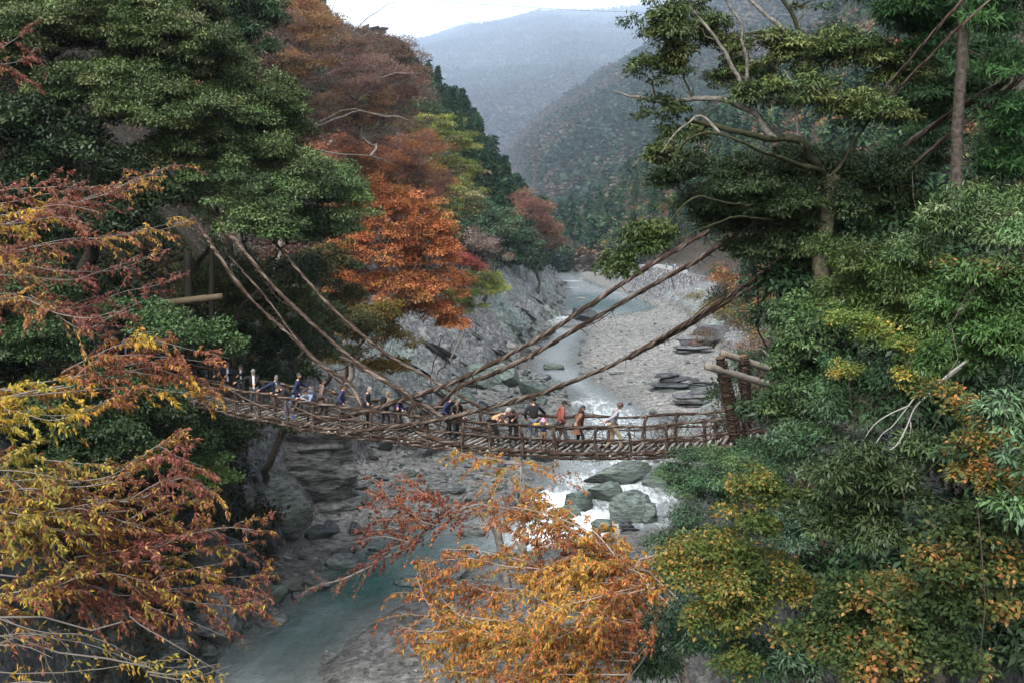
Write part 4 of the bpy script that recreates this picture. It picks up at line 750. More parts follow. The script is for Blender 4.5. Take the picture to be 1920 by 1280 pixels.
POR = [(.17, .06, .03), (.12, .12, .03), (.24, .08, .03), (.36, .13, .035), (.38, .17, .035), (.24, .18, .03), (.30, .09, .03), (.13, .12, .03), (.34, .18, .04)]
bough_tree('orange_cherry', 'spreading orange and yellow cherry crown at the bottom centre over the gravel', 'tree', (6.2, 17, gz(6.2, 17)), [P(1300, 1330, 15.5), P(1240, 1180, 15)],
    [[(1235, 1120, 15), (1180, 1080, 15), (1130, 1040, 15), (1060, 1010, 15), (960, 990, 15.2), (880, 985, 15.4)], [(1210, 1130, 15), (1120, 1090, 15), (1020, 1060, 15), (920, 1040, 15), (830, 1030, 15.2)],
     [(1210, 1170, 14.6), (1110, 1140, 14.6), (1000, 1110, 14.6), (880, 1100, 14.6), (780, 1080, 14.8)], [(1200, 1200, 14.2), (1100, 1190, 14.2), (980, 1170, 14.2), (860, 1160, 14.2), (760, 1150, 14.4)],
     [(1190, 1230, 14), (1080, 1235, 14), (960, 1220, 14), (850, 1215, 14), (770, 1200, 14)], [(1180, 1270, 13.6), (1080, 1275, 13.6), (960, 1270, 13.6), (850, 1265, 13.6), (790, 1260, 13.6)],
     [(1230, 1090, 14.5), (1160, 1060, 14.4), (1090, 1060, 14.4), (1020, 1090, 14.3)], [(1130, 1040, 15), (1080, 990, 15.2), (1010, 960, 15.4), (960, 955, 15.5)], [(1220, 1100, 14), (1150, 1110, 13.8), (1080, 1120, 13.7), (1000, 1140, 13.6)],
     [(1180, 1080, 15), (1120, 1010, 15.5), (1040, 975, 15.8), (950, 975, 16)], [(1100, 1190, 14.3), (1020, 1200, 14), (920, 1190, 14), (830, 1120, 14.2), (790, 1050, 14.4)], [(1240, 1150, 14), (1180, 1170, 13.8), (1100, 1160, 13.6), (1040, 1190, 13.5)],
     ([(1260, 1130, 14.6), (1200, 1060, 15), (1240, 1040, 15.2), (1300, 1010, 15.4)], dict(reach=.5))],
    dict(CH, pal=POR, L=.074, loc=.75), 305, None, bark=(.20, .17, .15), reach=1.05, r0=.011, leafy=2.4, gap=.11)
bough_tree('orange_cherry', 'thin orange bough standing up against the white rapids under the bridge', 'tree', (3.6, 17.5, gz(3.6, 17.5)), [P(1010, 1180, 16.5), P(985, 1000, 17)],
    [([(985, 960, 17), (978, 900, 17), (975, 872, 17)], dict(leafy=.3, reach=.3)), ([(975, 875, 17), (930, 900, 17), (880, 930, 17), (840, 965, 17)], dict(leafy=.4, reach=.5)), [(976, 870, 17), (930, 862, 17), (880, 862, 17), (840, 850, 17)], [(976, 872, 17), (1020, 885, 17), (1060, 895, 17), (1095, 905, 17)], [(970, 890, 17), (1000, 920, 17), (1030, 930, 17)], [(950, 880, 17), (930, 915, 17), (900, 925, 17)]],
    dict(CH, pal=POR), 306, None, bark=(.15, .135, .120), reach=.7, r0=.009, leafy=2.3)
bough_tree('red_leaf_tree', 'airy dark-red bough with a long pale stem over the teal pool', 'tree', (1.8, 19, gz(1.8, 19)), [P(960, 1150, 18.5), P(910, 960, 18.5)],
    [[(905, 950, 18), (860, 965, 18), (812, 985, 18), (770, 1020, 18), (730, 1035, 18), (680, 1062, 18)], [(812, 985, 18), (780, 960, 18), (740, 930, 18), (700, 900, 18)], [(850, 965, 18), (810, 930, 18), (760, 900, 18)], [(780, 1010, 18), (720, 1000, 18), (660, 1010, 18)], ([(690, 1060, 18), (650, 1080, 18), (600, 1090, 18)], dict(leafy=.5)), [(810, 985, 18), (750, 980, 18), (690, 970, 18)]],
    dict(CH, pal=[(.16, .045, .035), (.22, .07, .04), (.32, .12, .05), (.12, .038, .03)], L=.06, W=.028), 307, None, bark=(.15, .135, .121), reach=.9, r0=.010, leafy=2.0)

# ---- undergrowth on the steep soil slopes, one mass nobody could count
rg = np.random.default_rng(77)
def undergrowth(n, xr, yr, rc, L, pal, name, lab, cond, seed, per=34):
    x = rg.uniform(*xr, n); y = rg.uniform(*yr, n); z, rk, ins = land(x, y); k = cond(x, y, z, rk); x, y, z = x[k], y[k], z[k]; n = len(x)
    C = np.stack([x, y, z + rc * .1], 1); i = np.repeat(np.arange(n), per); u = unit(rg.normal(size=(n * per, 3))); u[:, 2] = np.abs(u[:, 2]); p = C[i] + u * rc * rg.uniform(.3, 1.3, (n * per, 1)) * (1 + y[i] / 160)[:, None]
    c = pick(rg, pal, C, seed, n, .12, .5)[i] * rg.uniform(.6, 1.4, (n * per, 1)); sz = rg.uniform(.7, 1.3, n * per) * (1 + y[i] / 90); mb = MB()
    leaves(mb, p, u + rg.normal(0, .5, u.shape), u * .5 + np.array([-.3, -.3, .8]), L * sz, L * .5 * sz, c, .2, .2); tag(mb.build(name, M_LEAF), lab, 'undergrowth', kind='stuff')
UG = [(.012, .020, .009), (.018, .028, .011), (.024, .028, .011), (.032, .022, .013)]  # darkened palette: deep shade under the trees is in the leaf colour
undergrowth(9000, (-60, -12), (34, 92), .55, .19, UG, 'undergrowth', 'dark undergrowth over the shaded left slope', lambda x, y, z, r: (z > 1.6 + fbm(np.stack([x, y, z], 1) * .2, 2, 5) * 2) & ((y < 60) | (x < T(XTL, y) - 6)), 1)
undergrowth(9000, (-120, -4), (92, 460), .7, .2, UG + [(.03, .045, .018), (.075, .045, .035)], 'slope_undergrowth', 'brown and green undergrowth between the trees of the left slope', lambda x, y, z, r: x < T(XTL, y) - T(WAP, y) + 1.5, 2, 20)
undergrowth(8000, (6, 60), (14, 200), .55, .18, UG, 'bank_undergrowth', 'dark undergrowth over the right bank', lambda x, y, z, r: (z > 4) & (x > T(XTR, y) + 3), 3)
undergrowth(6000, (38, 170), (200, 620), .8, .2, UG + [(.03, .045, .018), (.05, .06, .02), (.075, .05, .035)], 'far_undergrowth', 'undergrowth between the trees of the far right slope', lambda x, y, z, r: (x > T(XTR, y) + 5) & ((y > 310) | (x > 53)), 4, 20)
# ================================================================ VINE BRIDGE
HX = [-19, -16.5, -14.5, -11.3, -7, -2.1, 1, 3.8, 6.5, 7.8, 10]; HH = [6.6, 7.3, 7.62, 8.1, 8.5, 8.68, 8.66, 8.5, 8.15, 7.85, 7.4]
AXD = unit(np.array([1, -.4, 0])); NRM = np.array([.371, .928, 0])
def deck(x, off=0.0, h=0.0):
    return np.array([x, 43 - .4 * (x + 11.3), CAMZ - np.interp(x, HX, HH) + h]) + NRM * off
rb = np.random.default_rng(12)
bridge = thing('vine_bridge', 'long sagging suspension footbridge of twisted brown vines with a slatted deck over the gorge', 'bridge', deck(-4))
X0, X1 = -17.2, 9.0
tx = np.linspace(X0, X1, 100)
for i, x in enumerate(tx):
    mb = MB(); sk = rb.normal(0, .05); a = deck(x + sk, -1.0 + rb.uniform(-.12, .08), .0 + rb.normal(0, .012)); b = deck(x - sk, 1.0 + rb.uniform(-.05, .12), rb.normal(0, .012))
    p = a + (b - a) * np.linspace(0, 1, 5)[:, None] + rb.normal(0, .008, (5, 3)); g = jit(rb, [(.22, .20, .18), (.17, .15, .13), (.27, .25, .235)][rb.integers(3)], .15)
    tube(mb, p, rb.uniform(.04, .062), 7, g); mb.build('slat', M_WOOD, bridge, True)
def along(off, h, n=60, sag=.0, x0=X0, x1=X1): return [deck(x, off, h + .03 * math.sin(x * 2.3 + off)) for x in np.linspace(x0, x1, n)]
for sd_ in (-1, 1):
    for h, r_, nm, st in ((1.08, .05, 'handrail', 5), (.58, .035, 'middle_rope', 4), (.07, .07, 'edge_rope', 6), (-.10, .055, 'edge_rope', 5)):
        mb = MB(); rope(mb, along(sd_ * (1.02 + (.05 if h > .5 else 0)), h), r_, rb, st, wisps=4 if h > 1 else 3); mb.build(nm, M_VINE, bridge, True)
    k = 0
    for x in np.arange(X0 + .6, X1, 1.25):
        mb = MB(); x_ = x + rb.normal(0, .08); s = sd_ * 1.05
        rope(mb, [deck(x_, s, -.14), deck(x_ + rb.normal(0, .03), s, .5), deck(x_ + rb.normal(0, .05), s * 1.02, 1.12)], .075, rb, 6, sr=.03, pitch=.7, wisps=4)
        for _ in range(5):                                     # lashings bound round the joints
            hh = rb.choice([1.08, .58, .05]) + rb.normal(0, .03); c = deck(x_, s, hh); th = np.linspace(0, 6.6, 10); rr = rb.uniform(.07, .11)
            tube(mb, c + np.outer(np.cos(th), AXD) * rr + np.outer(np.sin(th), [0, 0, 1]) * rr * .9 + np.outer(np.sin(th * .5), NRM) * .05, .012, 4, jit(rb, VINE[rb.integers(5)], .3), False)
        mb.build('vine_post', M_VINE, bridge, True)
    mb = MB()                                                  # loose thin vines woven through the railing
    for x in np.arange(X0, X1 - 1, .2):
        for _ in range(1):
            a = deck(x + rb.normal(0, .2), sd_ * 1.05, rb.choice([-.1, .05, .58])); b = deck(x + rb.uniform(-1.0, 1.2), sd_ * 1.06, rb.choice([.58, 1.08]) + rb.normal(0, .04))
            limb(mb, a, b, .016, .009, rb, rb.uniform(-.12, .16), .22, VINE[rb.integers(5)], 4)
    for x in np.arange(X0, X1, .3):
        a = deck(x, sd_ * 1.05, -.05); limb(mb, a, a + np.array([rb.normal(0, .35), rb.normal(0, .1), -rb.uniform(.1, .6)]), .011, .004, rb, 0, .3, VINE[rb.integers(5)], 3)
    mb.build('woven_vines', M_VINE, bridge, True)
mb = MB()
for x in np.arange(X0, X1, .9):                                # cross ties under the deck
    rope(mb, [deck(x, -1.15, -.08), deck(x + .1, 0, -.14), deck(x + .15, 1.15, -.08)], .035, rb, 3, wisps=1)
for o_ in (-.45, 0, .45): rope(mb, along(o_, -.07, 30), .03, rb, 3, step=.2)
mb.build('cross_ties', M_VINE, bridge, True)
def cable(pts, r_, strands=4, wisps=2.5, nm='suspension_cable'):
    mb = MB(); rope(mb, [P(*q) for q in pts], r_, rb, strands, pitch=1.3, wisps=wisps, step=.13); return mb.build(nm, M_VINE, bridge, True)
def dk(x, off, h=.1): q = project(deck(x, off, h)); return (q[0], q[1], deck(x, off, h)[1])
# right-hand cables
cable([dk(-8.2, -1.05), (680, 772, 40.3), (745, 752, 39.9), (860, 712, 39.2), (1000, 640, 38.2), (1110, 570, 37.4), (1200, 510, 36.8), (1290, 456, 36.2), (1360, 415, 35.6), (1500, 320, 34)], .085, 8)
cable([dk(-4.2, 1.05), (850, 733, 40.8), (925, 700, 40), (1000, 664, 39.3), (1100, 606, 38.5), (1200, 548, 37.8), (1320, 480, 37), (1420, 405, 36), (1540, 310, 34)], .085, 7)
cable([dk(-6.2, -1.05), (790, 792, 38.6), (860, 778, 38), (940, 758, 37.3), (1010, 738, 36.5), (1100, 704, 35.5), (1180, 668, 34.5), (1280, 610, 33.3), (1400, 534, 32), (1470, 484, 31.2), (1560, 410, 30), (1665, 300, 28.6), (1790, 210, 27.2), (1890, 150, 26)], .078, 8)
cable([(1180, 672, 34.6), (1280, 618, 33.4), (1400, 545, 32), (1480, 495, 31)], .05, 5)
cable([(1560, 440, 29), (1640, 370, 28), (1740, 285, 26.8), (1850, 200, 25.5), (1960, 110, 24)], .05, 5)
cable([(1660, 165, 25), (1750, 62, 23.2), (1800, 5, 22.8), (1860, -60, 22.4)], .032, 4)
cable([(1650, 200, 25), (1742, 108, 23.4), (1800, 50, 23), (1880, -20, 22.6)], .028, 4)
# left-hand cables
cable([(290, 280, 56), (350, 385, 47), (410, 480, 43.4), (470, 560, 42.6), (540, 625, 41.9), (600, 682, 41.2), (655, 718, 40.5), dk(-5.6, -1.05, .9)], .065, 6)
cable([(320, 290, 57), (400, 400, 47.5), (470, 486, 44.2), (520, 545, 43.4), (580, 602, 42.4), (640, 655, 41.4), (700, 702, 40.3), (770, 745, 39), dk(-3.4, -1.05, .5), dk(-1.6, -1.05, .1)], .075, 7)
cable([(640, 668, 41.8), (700, 700, 41), (760, 735, 40.3), (840, 785, 39.3), dk(-1.0, 1.05, .2)], .07, 4)
cable([(390, 300, 58), (480, 414, 50), (545, 490, 47), (600, 554, 46), (650, 603, 45), (720, 660, 43.8), (800, 706, 42.3), (850, 735, 41.3), (900, 762, 40.4), dk(-.6, 1.05, .6)], .065, 6)
cable([(430, 480, 47), (500, 560, 46), (560, 640, 45), (640, 720, 43.5), dk(-7.0, 1.05, 1.0)], .05, 3)
for x_, e in ((-12, -.2), (-9.5, .1), (-7, .3)): cable([dk(x_, -1.05, 1.05), dk(x_ + 2, -1.1, .5), dk(x_ + 4.4, -1.1, .1)], .035, 3, 2.5, 'brace_vine')
for x_ in (-11, -8.4, -6, -3.4): cable([dk(x_, 1.05, 1.1), dk(x_ + 1.6, 1.1, .55), dk(x_ + 3.4, 1.1, .1)], .03, 3, 2.5, 'brace_vine')
# right tower: two vine-wrapped posts and two logs
def wrapped(a, b, r_, nm='tower_post'):
    mb = MB(); a = np.array(a); b = np.array(b); L = np.linalg.norm(b - a); tube(mb, a + (b - a) * np.linspace(0, 1, 8)[:, None], r_ * .8, 8, (.10, .065, .045), True)
    d = (b - a) / L; u = unit(np.cross(d, [0, 1, 0.1])); v = np.cross(d, u)
    for k in range(int(L / .055)):
        c = a + d * (k * .055 + rb.normal(0, .02)); th = np.linspace(0, 6.6, 12); rr = r_ * (1 + .15 * rb.normal()); til = rb.normal(0, .25)
        tube(mb, c + np.outer(np.cos(th), u) * rr + np.outer(np.sin(th), v) * rr + np.outer(np.cos(th + rb.uniform(0, 6)), d) * rr * til, rb.uniform(.014, .03), 4, jit(rb, VINE[rb.integers(5)], .3), False)
    for k in range(14):
        th = rb.uniform(0, 6.28); o = (u * math.cos(th) + v * math.sin(th)) * r_ * 1.12; t0 = rb.uniform(0, .5); limb(mb, a + d * L * t0 + o, a + d * L * min(1, t0 + rb.uniform(.2, .6)) + o * 1.05, .03, .015, rb, 0, .06, VINE[rb.integers(5)], 4)
    for k in range(10): o = unit(rb.normal(size=3)); limb(mb, a + d * L * rb.random(), a + d * L * rb.random() + o * rb.uniform(.2, .5), .01, .004, rb, 0, .3, VINE[rb.integers(5)], 3)
    return mb.build(nm, M_VINE, bridge, True)
wrapped(P(1383, 835, 33.6), P(1350, 668, 33.6), .17); wrapped(P(1402, 805, 36.2), P(1394, 664, 36.2), .16)
def log(a, b, r_, parent, nm='log', c=(.17, .152, .13)):
    mb = MB(); a = np.array(a); b = np.array(b); p = a + (b - a) * np.linspace(0, 1, 14)[:, None] + rb.normal(0, .006, (14, 3)); tube(mb, p, np.linspace(r_, r_ * .9, 14) * (1 + rb.normal(0, .02, 14)), 12, c, True); return mb.build(nm, M_WOOD, parent, True)
log(P(1324, 686, 33.3), P(1450, 722, 34.2), .13, bridge, 'tower_log'); log(P(1352, 661, 36.0), P(1460, 697, 36.8), .13, bridge, 'tower_log', (.145, .122, .102))
# left gate of logs in the shade
gate = thing('log_gate', 'dark log gateway where the bridge meets the shaded left bank', 'gate', (-17.6, 44.6, zland(-17.6, 44.6)))
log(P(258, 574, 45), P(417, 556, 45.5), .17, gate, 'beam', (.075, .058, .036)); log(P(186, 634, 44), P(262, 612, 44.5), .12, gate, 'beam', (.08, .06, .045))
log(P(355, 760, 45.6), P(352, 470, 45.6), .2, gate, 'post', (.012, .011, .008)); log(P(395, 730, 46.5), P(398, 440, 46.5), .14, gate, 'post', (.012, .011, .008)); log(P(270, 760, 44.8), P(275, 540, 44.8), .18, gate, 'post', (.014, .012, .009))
mb = MB(); rope(mb, [P(300, 560, 45), P(310, 572, 45), P(306, 585, 45)], .12, rb, 4); mb.build('lashing', M_VINE, gate, True)
pst = MB(); tube(pst, np.array([P(326, 738, 43.2), P(318, 780, 43.2), P(308, 860, 43.2)]), .17, 10, (.13, .11, .085)); tag(pst.build('bridge_post', M_WOOD, None, True), 'thick weathered wooden prop standing under the left end of the deck', 'post')
# landing behind the gate on the left bank
ld = MB(); c0 = deck(-17.2, 0, -.06)
for k in range(9):
    a = c0 + np.array([-.35 * k, .12 * k, .03 * k]); ld.add([a + [-.17, -1.3, 0], a + [.16, -1.3, 0], a + [.16, 1.3, 0], a + [-.17, 1.3, 0], a + [-.17, -1.3, -.1], a + [.16, -1.3, -.1], a + [.16, 1.3, -.1], a + [-.17, 1.3, -.1]],
        [(0, 1, 2, 3), (7, 6, 5, 4), (0, 4, 5, 1), (1, 5, 6, 2), (2, 6, 7, 3), (3, 7, 4, 0)], (.10, .085, .07))
tag(ld.build('landing_deck', M_WOOD), 'dark plank landing at the left end of the vine bridge', 'landing')
# power line high over the valley
pw = MB(); a = P(700, -8, 330); b = P(1500, 28, 300); n = 40; t_ = np.linspace(0, 1, n)[:, None]; tube(pw, a + (b - a) * t_ - np.array([0, 0, 1]) * 1.6 * np.sin(t_ * math.pi), .06, 4, (.15, .15, .16), False)
for i in range(2, n, 3): q = a + (b - a) * t_[i] - np.array([0, 0, 1.6]) * math.sin(t_[i, 0] * math.pi); tube(pw, np.array([q - [.18, 0, .04], q, q + [.18, 0, -.04]]), .13, 5, (.15, .15, .16), False)
tag(pw.build('power_line', M_TWIG), 'thin dark power line crossing the white sky', 'cable')
# ================================================================ ROCKS
def rock(mb, c, size, rng, rot=0.0, tilt=0.0, cuts=11, col=(.19, .20, .205), sub=4, strata=.05, flatb=True):
    bm = bmesh.new(); bmesh.ops.create_icosphere(bm, subdivisions=sub, radius=1); v = np.array([q.co[:] for q in bm.verts]); f = np.array([[q.index for q in fc.verts] for fc in bm.faces]); bm.free()
    for _ in range(cuts):
        n = unit(rng.normal(size=3) * np.array([1, 1, .8])); d = rng.uniform(.44, .82); k = v @ n; v = v - np.outer(np.clip(k - d, 0, None) * .93, n)
    s = rng.uniform(0, 99); q = v * 1.6 + s; v = v * (1 + .05 * fbm(q, 3, 3))[:, None]
    sn = unit(np.array([.25, .1, 1])); k = v @ sn; v = v + np.outer(np.sin((k + .15 * fbm(q * 1.5, 2, 6)) * 24) * .5 + vnoise(np.stack([k * 14, k * 0 + s, v[:, 0] * .8], 1), 4), unit(v.mean(0) + 1e-6) * 0 + 1) * 0
    lay = vnoise(np.stack([k * 11 + s, v[:, 0] * .6, v[:, 1] * .6], 1), 12); v = v * (1 + strata * lay)[:, None] * 1.0
    v = v + np.stack([vnoise(v * 7 + s + j * 9, 2) for j in range(3)], 1) * .02
    v = v * np.asarray(size); ca, sa = math.cos(tilt), math.sin(tilt); v = np.stack([v[:, 0] * ca - v[:, 2] * sa, v[:, 1], v[:, 0] * sa + v[:, 2] * ca], 1)
    ca, sa = math.cos(rot), math.sin(rot); v = np.stack([v[:, 0] * ca - v[:, 1] * sa, v[:, 0] * sa + v[:, 1] * ca, v[:, 2]], 1)
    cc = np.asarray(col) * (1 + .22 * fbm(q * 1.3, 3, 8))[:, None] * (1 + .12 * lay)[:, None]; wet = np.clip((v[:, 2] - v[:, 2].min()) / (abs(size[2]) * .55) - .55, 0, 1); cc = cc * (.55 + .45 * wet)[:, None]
    mb.add(v + np.asarray(c), f, cc)
RR = np.random.default_rng(31)
STACK = ('ledge', 'cliff block', 'undercut', 'wet black')
GRY = (.105, .11, .115); GRN_ = (.09, .112, .10); DKR = (.04, .043, .048); PAL_ = (.16, .163, .158)
BIG = [  # px, py(centre at water/ground), width px, height px, z, rot, tilt, colour, label
    (1162, 898, 105, 34, .7, .2, .12, GRN_, 'long grey slab boulder with a flat top, farthest of the midstream boulders'),
    (1142, 930, 74, 42, 1.0, -.3, -.15, (0.102, 0.126, 0.111), 'pale green chunky boulder in the middle of the midstream group'),
    (1080, 945, 58, 44, .7, .5, -.3, (0.078, 0.102, 0.090), 'dark green wedge boulder at the left of the midstream group'),
    (1072, 964, 46, 20, .3, .1, .1, GRN_, 'low flat green boulder beside the white foam'),
    (1185, 962, 92, 62, .8, .9, .35, (0.096, 0.120, 0.108), 'tall leaning green boulder, rightmost of the midstream group'),
    (1215, 968, 60, 38, .6, .4, .3, GRN_, 'tilted green slab against the leaves on the right of the rapids'),
    (1183, 996, 50, 24, .2, .2, -.1, DKR, 'wet black boulder in front of the midstream group'),
    (1235, 905, 60, 30, .4, .2, .1, GRN_, 'grey-green boulder half hidden by leaves right of the rapids'),
    (1130, 992, 60, 18, .1, .1, .05, GRN_, 'flat pale slab at the foot of the rapids'),
    (1135, 857, 66, 14, .3, .05, .02, DKR, 'dark flat boulder showing under the right half of the deck'),
    (900, 728, 80, 46, .8, .5, -.45, (0.090, 0.117, 0.105), 'big green slab leaning behind the crossing cables, left one'),
    (945, 722, 95, 44, .8, .6, -.45, (0.102, 0.126, 0.114), 'big pale green slab leaning behind the crossing cables, right one'),
    (1000, 745, 50, 24, .4, .2, -.3, (0.084, 0.108, 0.099), 'green boulder behind the dark figure on the bridge'),
    (860, 760, 70, 30, .4, .2, -.3, (0.090, 0.114, 0.102), 'rounded green boulder behind the two grey-haired people'),
    (1040, 725, 36, 12, .3, .1, 0, GRY, 'small rounded boulder at the left edge of the stream'),
    (1015, 715, 30, 12, .3, .3, 0, GRY, 'small brownish boulder on the left bank behind the rope'),
    (1040, 690, 42, 12, .3, 0, 0, GRN_, 'low pair of greenish rocks in the left edge of the stream'),
    (1020, 632, 18, 18, .5, 0, .6, PAL_, 'pale upright boulder on the left bank by the cables'),
    (1103, 596, 66, 22, .5, .2, -.2, DKR, 'large dark rock lying in the stream below the teal pool'),
    (1060, 612, 52, 12, .4, .2, .1, GRY, 'flat rock left of the stream below the teal pool'),
    (1158, 706, 27, 11, .2, 0, 0, PAL_, 'lone pale boulder on the gravel bar'),
    (1262, 738, 115, 34, .6, .1, .02, DKR, 'black layered ledge jutting from the right bank at the gravel edge'),
    (1330, 770, 150, 26, .6, .2, .06, (0.072, 0.072, 0.075), 'long layered ledge behind the right railing'),
    (1310, 735, 70, 12, .3, .1, 0, DKR, 'thin dark ledge at the gravel edge beside the wrapped post'),
    (1300, 668, 90, 30, 1.0, .1, 0, (0.090, 0.093, 0.102), 'dark undercut rock on the gravel bar beside the logs'),
    (1345, 655, 70, 40, 1.5, .3, 0, (0.060, 0.060, 0.069), 'black shadowed rock behind the tower logs'),
    (1280, 668, 40, 10, .2, 0, 0, DKR, 'small black rock at the tip of the undercut rock'),
    (1290, 800, 110, 20, .5, .1, .05, (0.084, 0.090, 0.093), 'flat grey rock seen through the right railing'),
    (1090, 560, 22, 5, .1, 0, 0, PAL_, 'tiny flat rock in the teal pool'),
    (1070, 590, 40, 8, .3, 0, 0, GRY, 'low rock at the lower lip of the teal pool'),
    (720, 850, 46, 50, 1.0, .4, 0, DKR, 'dark round boulder below the middle of the deck'),
    (765, 850, 50, 34, .8, .2, 0, GRY, 'grey boulder under the deck near its middle'),
    (805, 856, 46, 26, .6, .9, 0, DKR, 'dark angular boulder under the deck beside the orange leaves'),
    (850, 852, 50, 22, .5, .1, .1, (.17, .2, .19), 'grey-green boulder under the deck left of the rapids'),
    (940, 856, 60, 22, .4, .1, .1, (0.090, 0.114, 0.105), 'greenish boulder just below the deck above the orange bough'),
    (1010, 862, 60, 18, .3, .2, .05, (0.090, 0.114, 0.105), 'flat greenish boulder at the head of the rapids'),
    (655, 920, 28, 60, 1.6, .2, .35, (0.114, 0.129, 0.123), 'tall narrow grey pillar rock beside the cliff'),
    (630, 958, 60, 40, .8, .4, .1, GRN_, 'green-grey boulder at the foot of the cliff'),
    (560, 985, 30, 22, .3, .1, 0, GRN_, 'pale green boulder in the rock pile at the gully mouth'),
    (600, 1015, 52, 26, .4, .1, 0, DKR, 'smooth dark boulder on the grey beach'),
    (530, 1030, 130, 70, 1.2, .4, -.62, (0.102, 0.114, 0.105), 'huge tilted grey slab at the gully mouth'),
    (465, 1075, 40, 50, .8, .1, .3, GRY, 'angular boulder wedged left of the tilted slab'),
    (495, 1080, 50, 30, .4, .2, 0, DKR, 'dark boulder under the tilted slab'),
    (535, 1098, 66, 32, .5, .2, 0, (0.096, 0.090, 0.084), 'brown-grey rounded boulder at the edge of the teal water'),
    (590, 1095, 60, 22, .3, .1, .1, (0.084, 0.084, 0.081), 'low boulder reaching into the teal water'),
    (640, 1060, 70, 18, .2, 0, 0, (0.096, 0.111, 0.108), 'flat rock partly under the teal water'),
    (700, 1040, 50, 14, .1, 0, .1, (0.084, 0.102, 0.099), 'flat ledge at the head of the teal pool'),
    (760, 1095, 60, 8, .02, 0, 0, (0.072, 0.096, 0.090), 'submerged flat rock in the teal pool'),
    (365, 1180, 150, 80, 1.0, .4, .15, (0.072, 0.072, 0.078), 'massive dark rounded boulder behind the cherry boughs at lower left'),
    (300, 1140, 120, 50, 1.5, .1, .1, (0.072, 0.069, 0.069), 'dark ledge behind the lower left cherry boughs'),
    (520, 870, 70, 130, 3, .1, 0, (.05, .05, .052), 'black hollow rock face left of the pale cliff'),
    (900, 950, 60, 16, .2, .2, 0, GRY, 'low grey rock behind the orange cherry'),
    (830, 940, 70, 18, .2, .2, .1, GRY, 'grey rock behind the red boughs'),
    (980, 955, 80, 10, .15, .1, 0, DKR, 'dark drift-strewn rock left of the white foam'),
    (890, 1000, 60, 20, .2, .2, 0, PAL_, 'pale boulder glimpsed through the orange cherry'),
    (850, 1090, 46, 26, .2, .3, 0, GRY, 'grey boulder glimpsed at the left edge of the orange cherry'),
    (930, 1230, 70, 14, .1, 0, 0, DKR, 'dark flat rock glimpsed low through the orange cherry'),
    (1000, 512, 40, 42, 3, 0, 0, (.06, .06, .065), 'black cliff block beside the far rapids'),
]
for px, py, wp, hp, z, rot, tl, col, lab in BIG:
    c = G(px, py + hp * .25, 0); k = c[1] / FPX; zg = float(land(c[:1], c[1:2])[0][0]); w_ = wp * k; h_ = hp * k
    mb = MB()
    if any(q in lab for q in STACK):
        nl = 5
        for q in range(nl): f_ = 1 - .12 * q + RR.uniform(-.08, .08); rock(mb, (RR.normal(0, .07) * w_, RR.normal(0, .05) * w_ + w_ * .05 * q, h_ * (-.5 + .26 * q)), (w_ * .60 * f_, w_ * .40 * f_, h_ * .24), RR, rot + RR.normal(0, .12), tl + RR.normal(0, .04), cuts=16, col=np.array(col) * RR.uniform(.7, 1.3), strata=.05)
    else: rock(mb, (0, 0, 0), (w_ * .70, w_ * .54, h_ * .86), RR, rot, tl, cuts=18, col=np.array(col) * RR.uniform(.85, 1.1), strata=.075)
    o = mb.build('boulder', M_ROCK, None, False)
    o.location = (c[0], c[1] + w_ * .25, max(zg, 0) + h_ * .24); tag(o, lab, 'boulder')
for q, (px, py, wp, hp) in enumerate([(700, 700, 90, 26), (770, 690, 100, 24), (740, 735, 110, 26), (820, 735, 90, 22), (820, 660, 110, 26), (880, 690, 90, 20), (900, 640, 100, 24), (850, 705, 80, 20), (940, 665, 70, 18), (960, 620, 70, 20), (890, 610, 80, 20), (980, 585, 60, 16), (700, 760, 100, 26), (790, 765, 90, 22), (940, 700, 70, 16), (1000, 560, 50, 14)]):
    d = unit(ray(px, py)); t_ = np.arange(60, 330, .25); pp = np.array([0, 0, CAMZ]) + d * t_[:, None]; hit = np.argmax(land(pp[:, 0], pp[:, 1], False)[0] > pp[:, 2]); c = pp[hit]; k = c[1] / FPX; mb = MB()
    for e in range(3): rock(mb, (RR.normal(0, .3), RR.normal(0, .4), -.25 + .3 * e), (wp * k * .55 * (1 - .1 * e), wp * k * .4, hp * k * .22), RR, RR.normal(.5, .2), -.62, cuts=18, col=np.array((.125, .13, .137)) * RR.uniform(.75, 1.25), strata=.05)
    o = mb.build('rock_slab', M_ROCK, None, False); o.location = c; tag(o, 'slanted layered grey slab bedded in the bare rock slope left of the stream', 'rock', 'slanted slabs bedded in the left rock slope')
MESH_ROCK = []
for i in range(6):
    mb = MB(); rock(mb, (0, 0, 0), (1, RR.uniform(.6, .9), RR.uniform(.4, .75)), RR, 0, 0, sub=3, col=[GRY, GRN_, PAL_, DKR, GRY, GRN_][i], strata=.06); MESH_ROCK.append(mb.mesh('small_boulder', M_ROCK, False))
nsm = 0
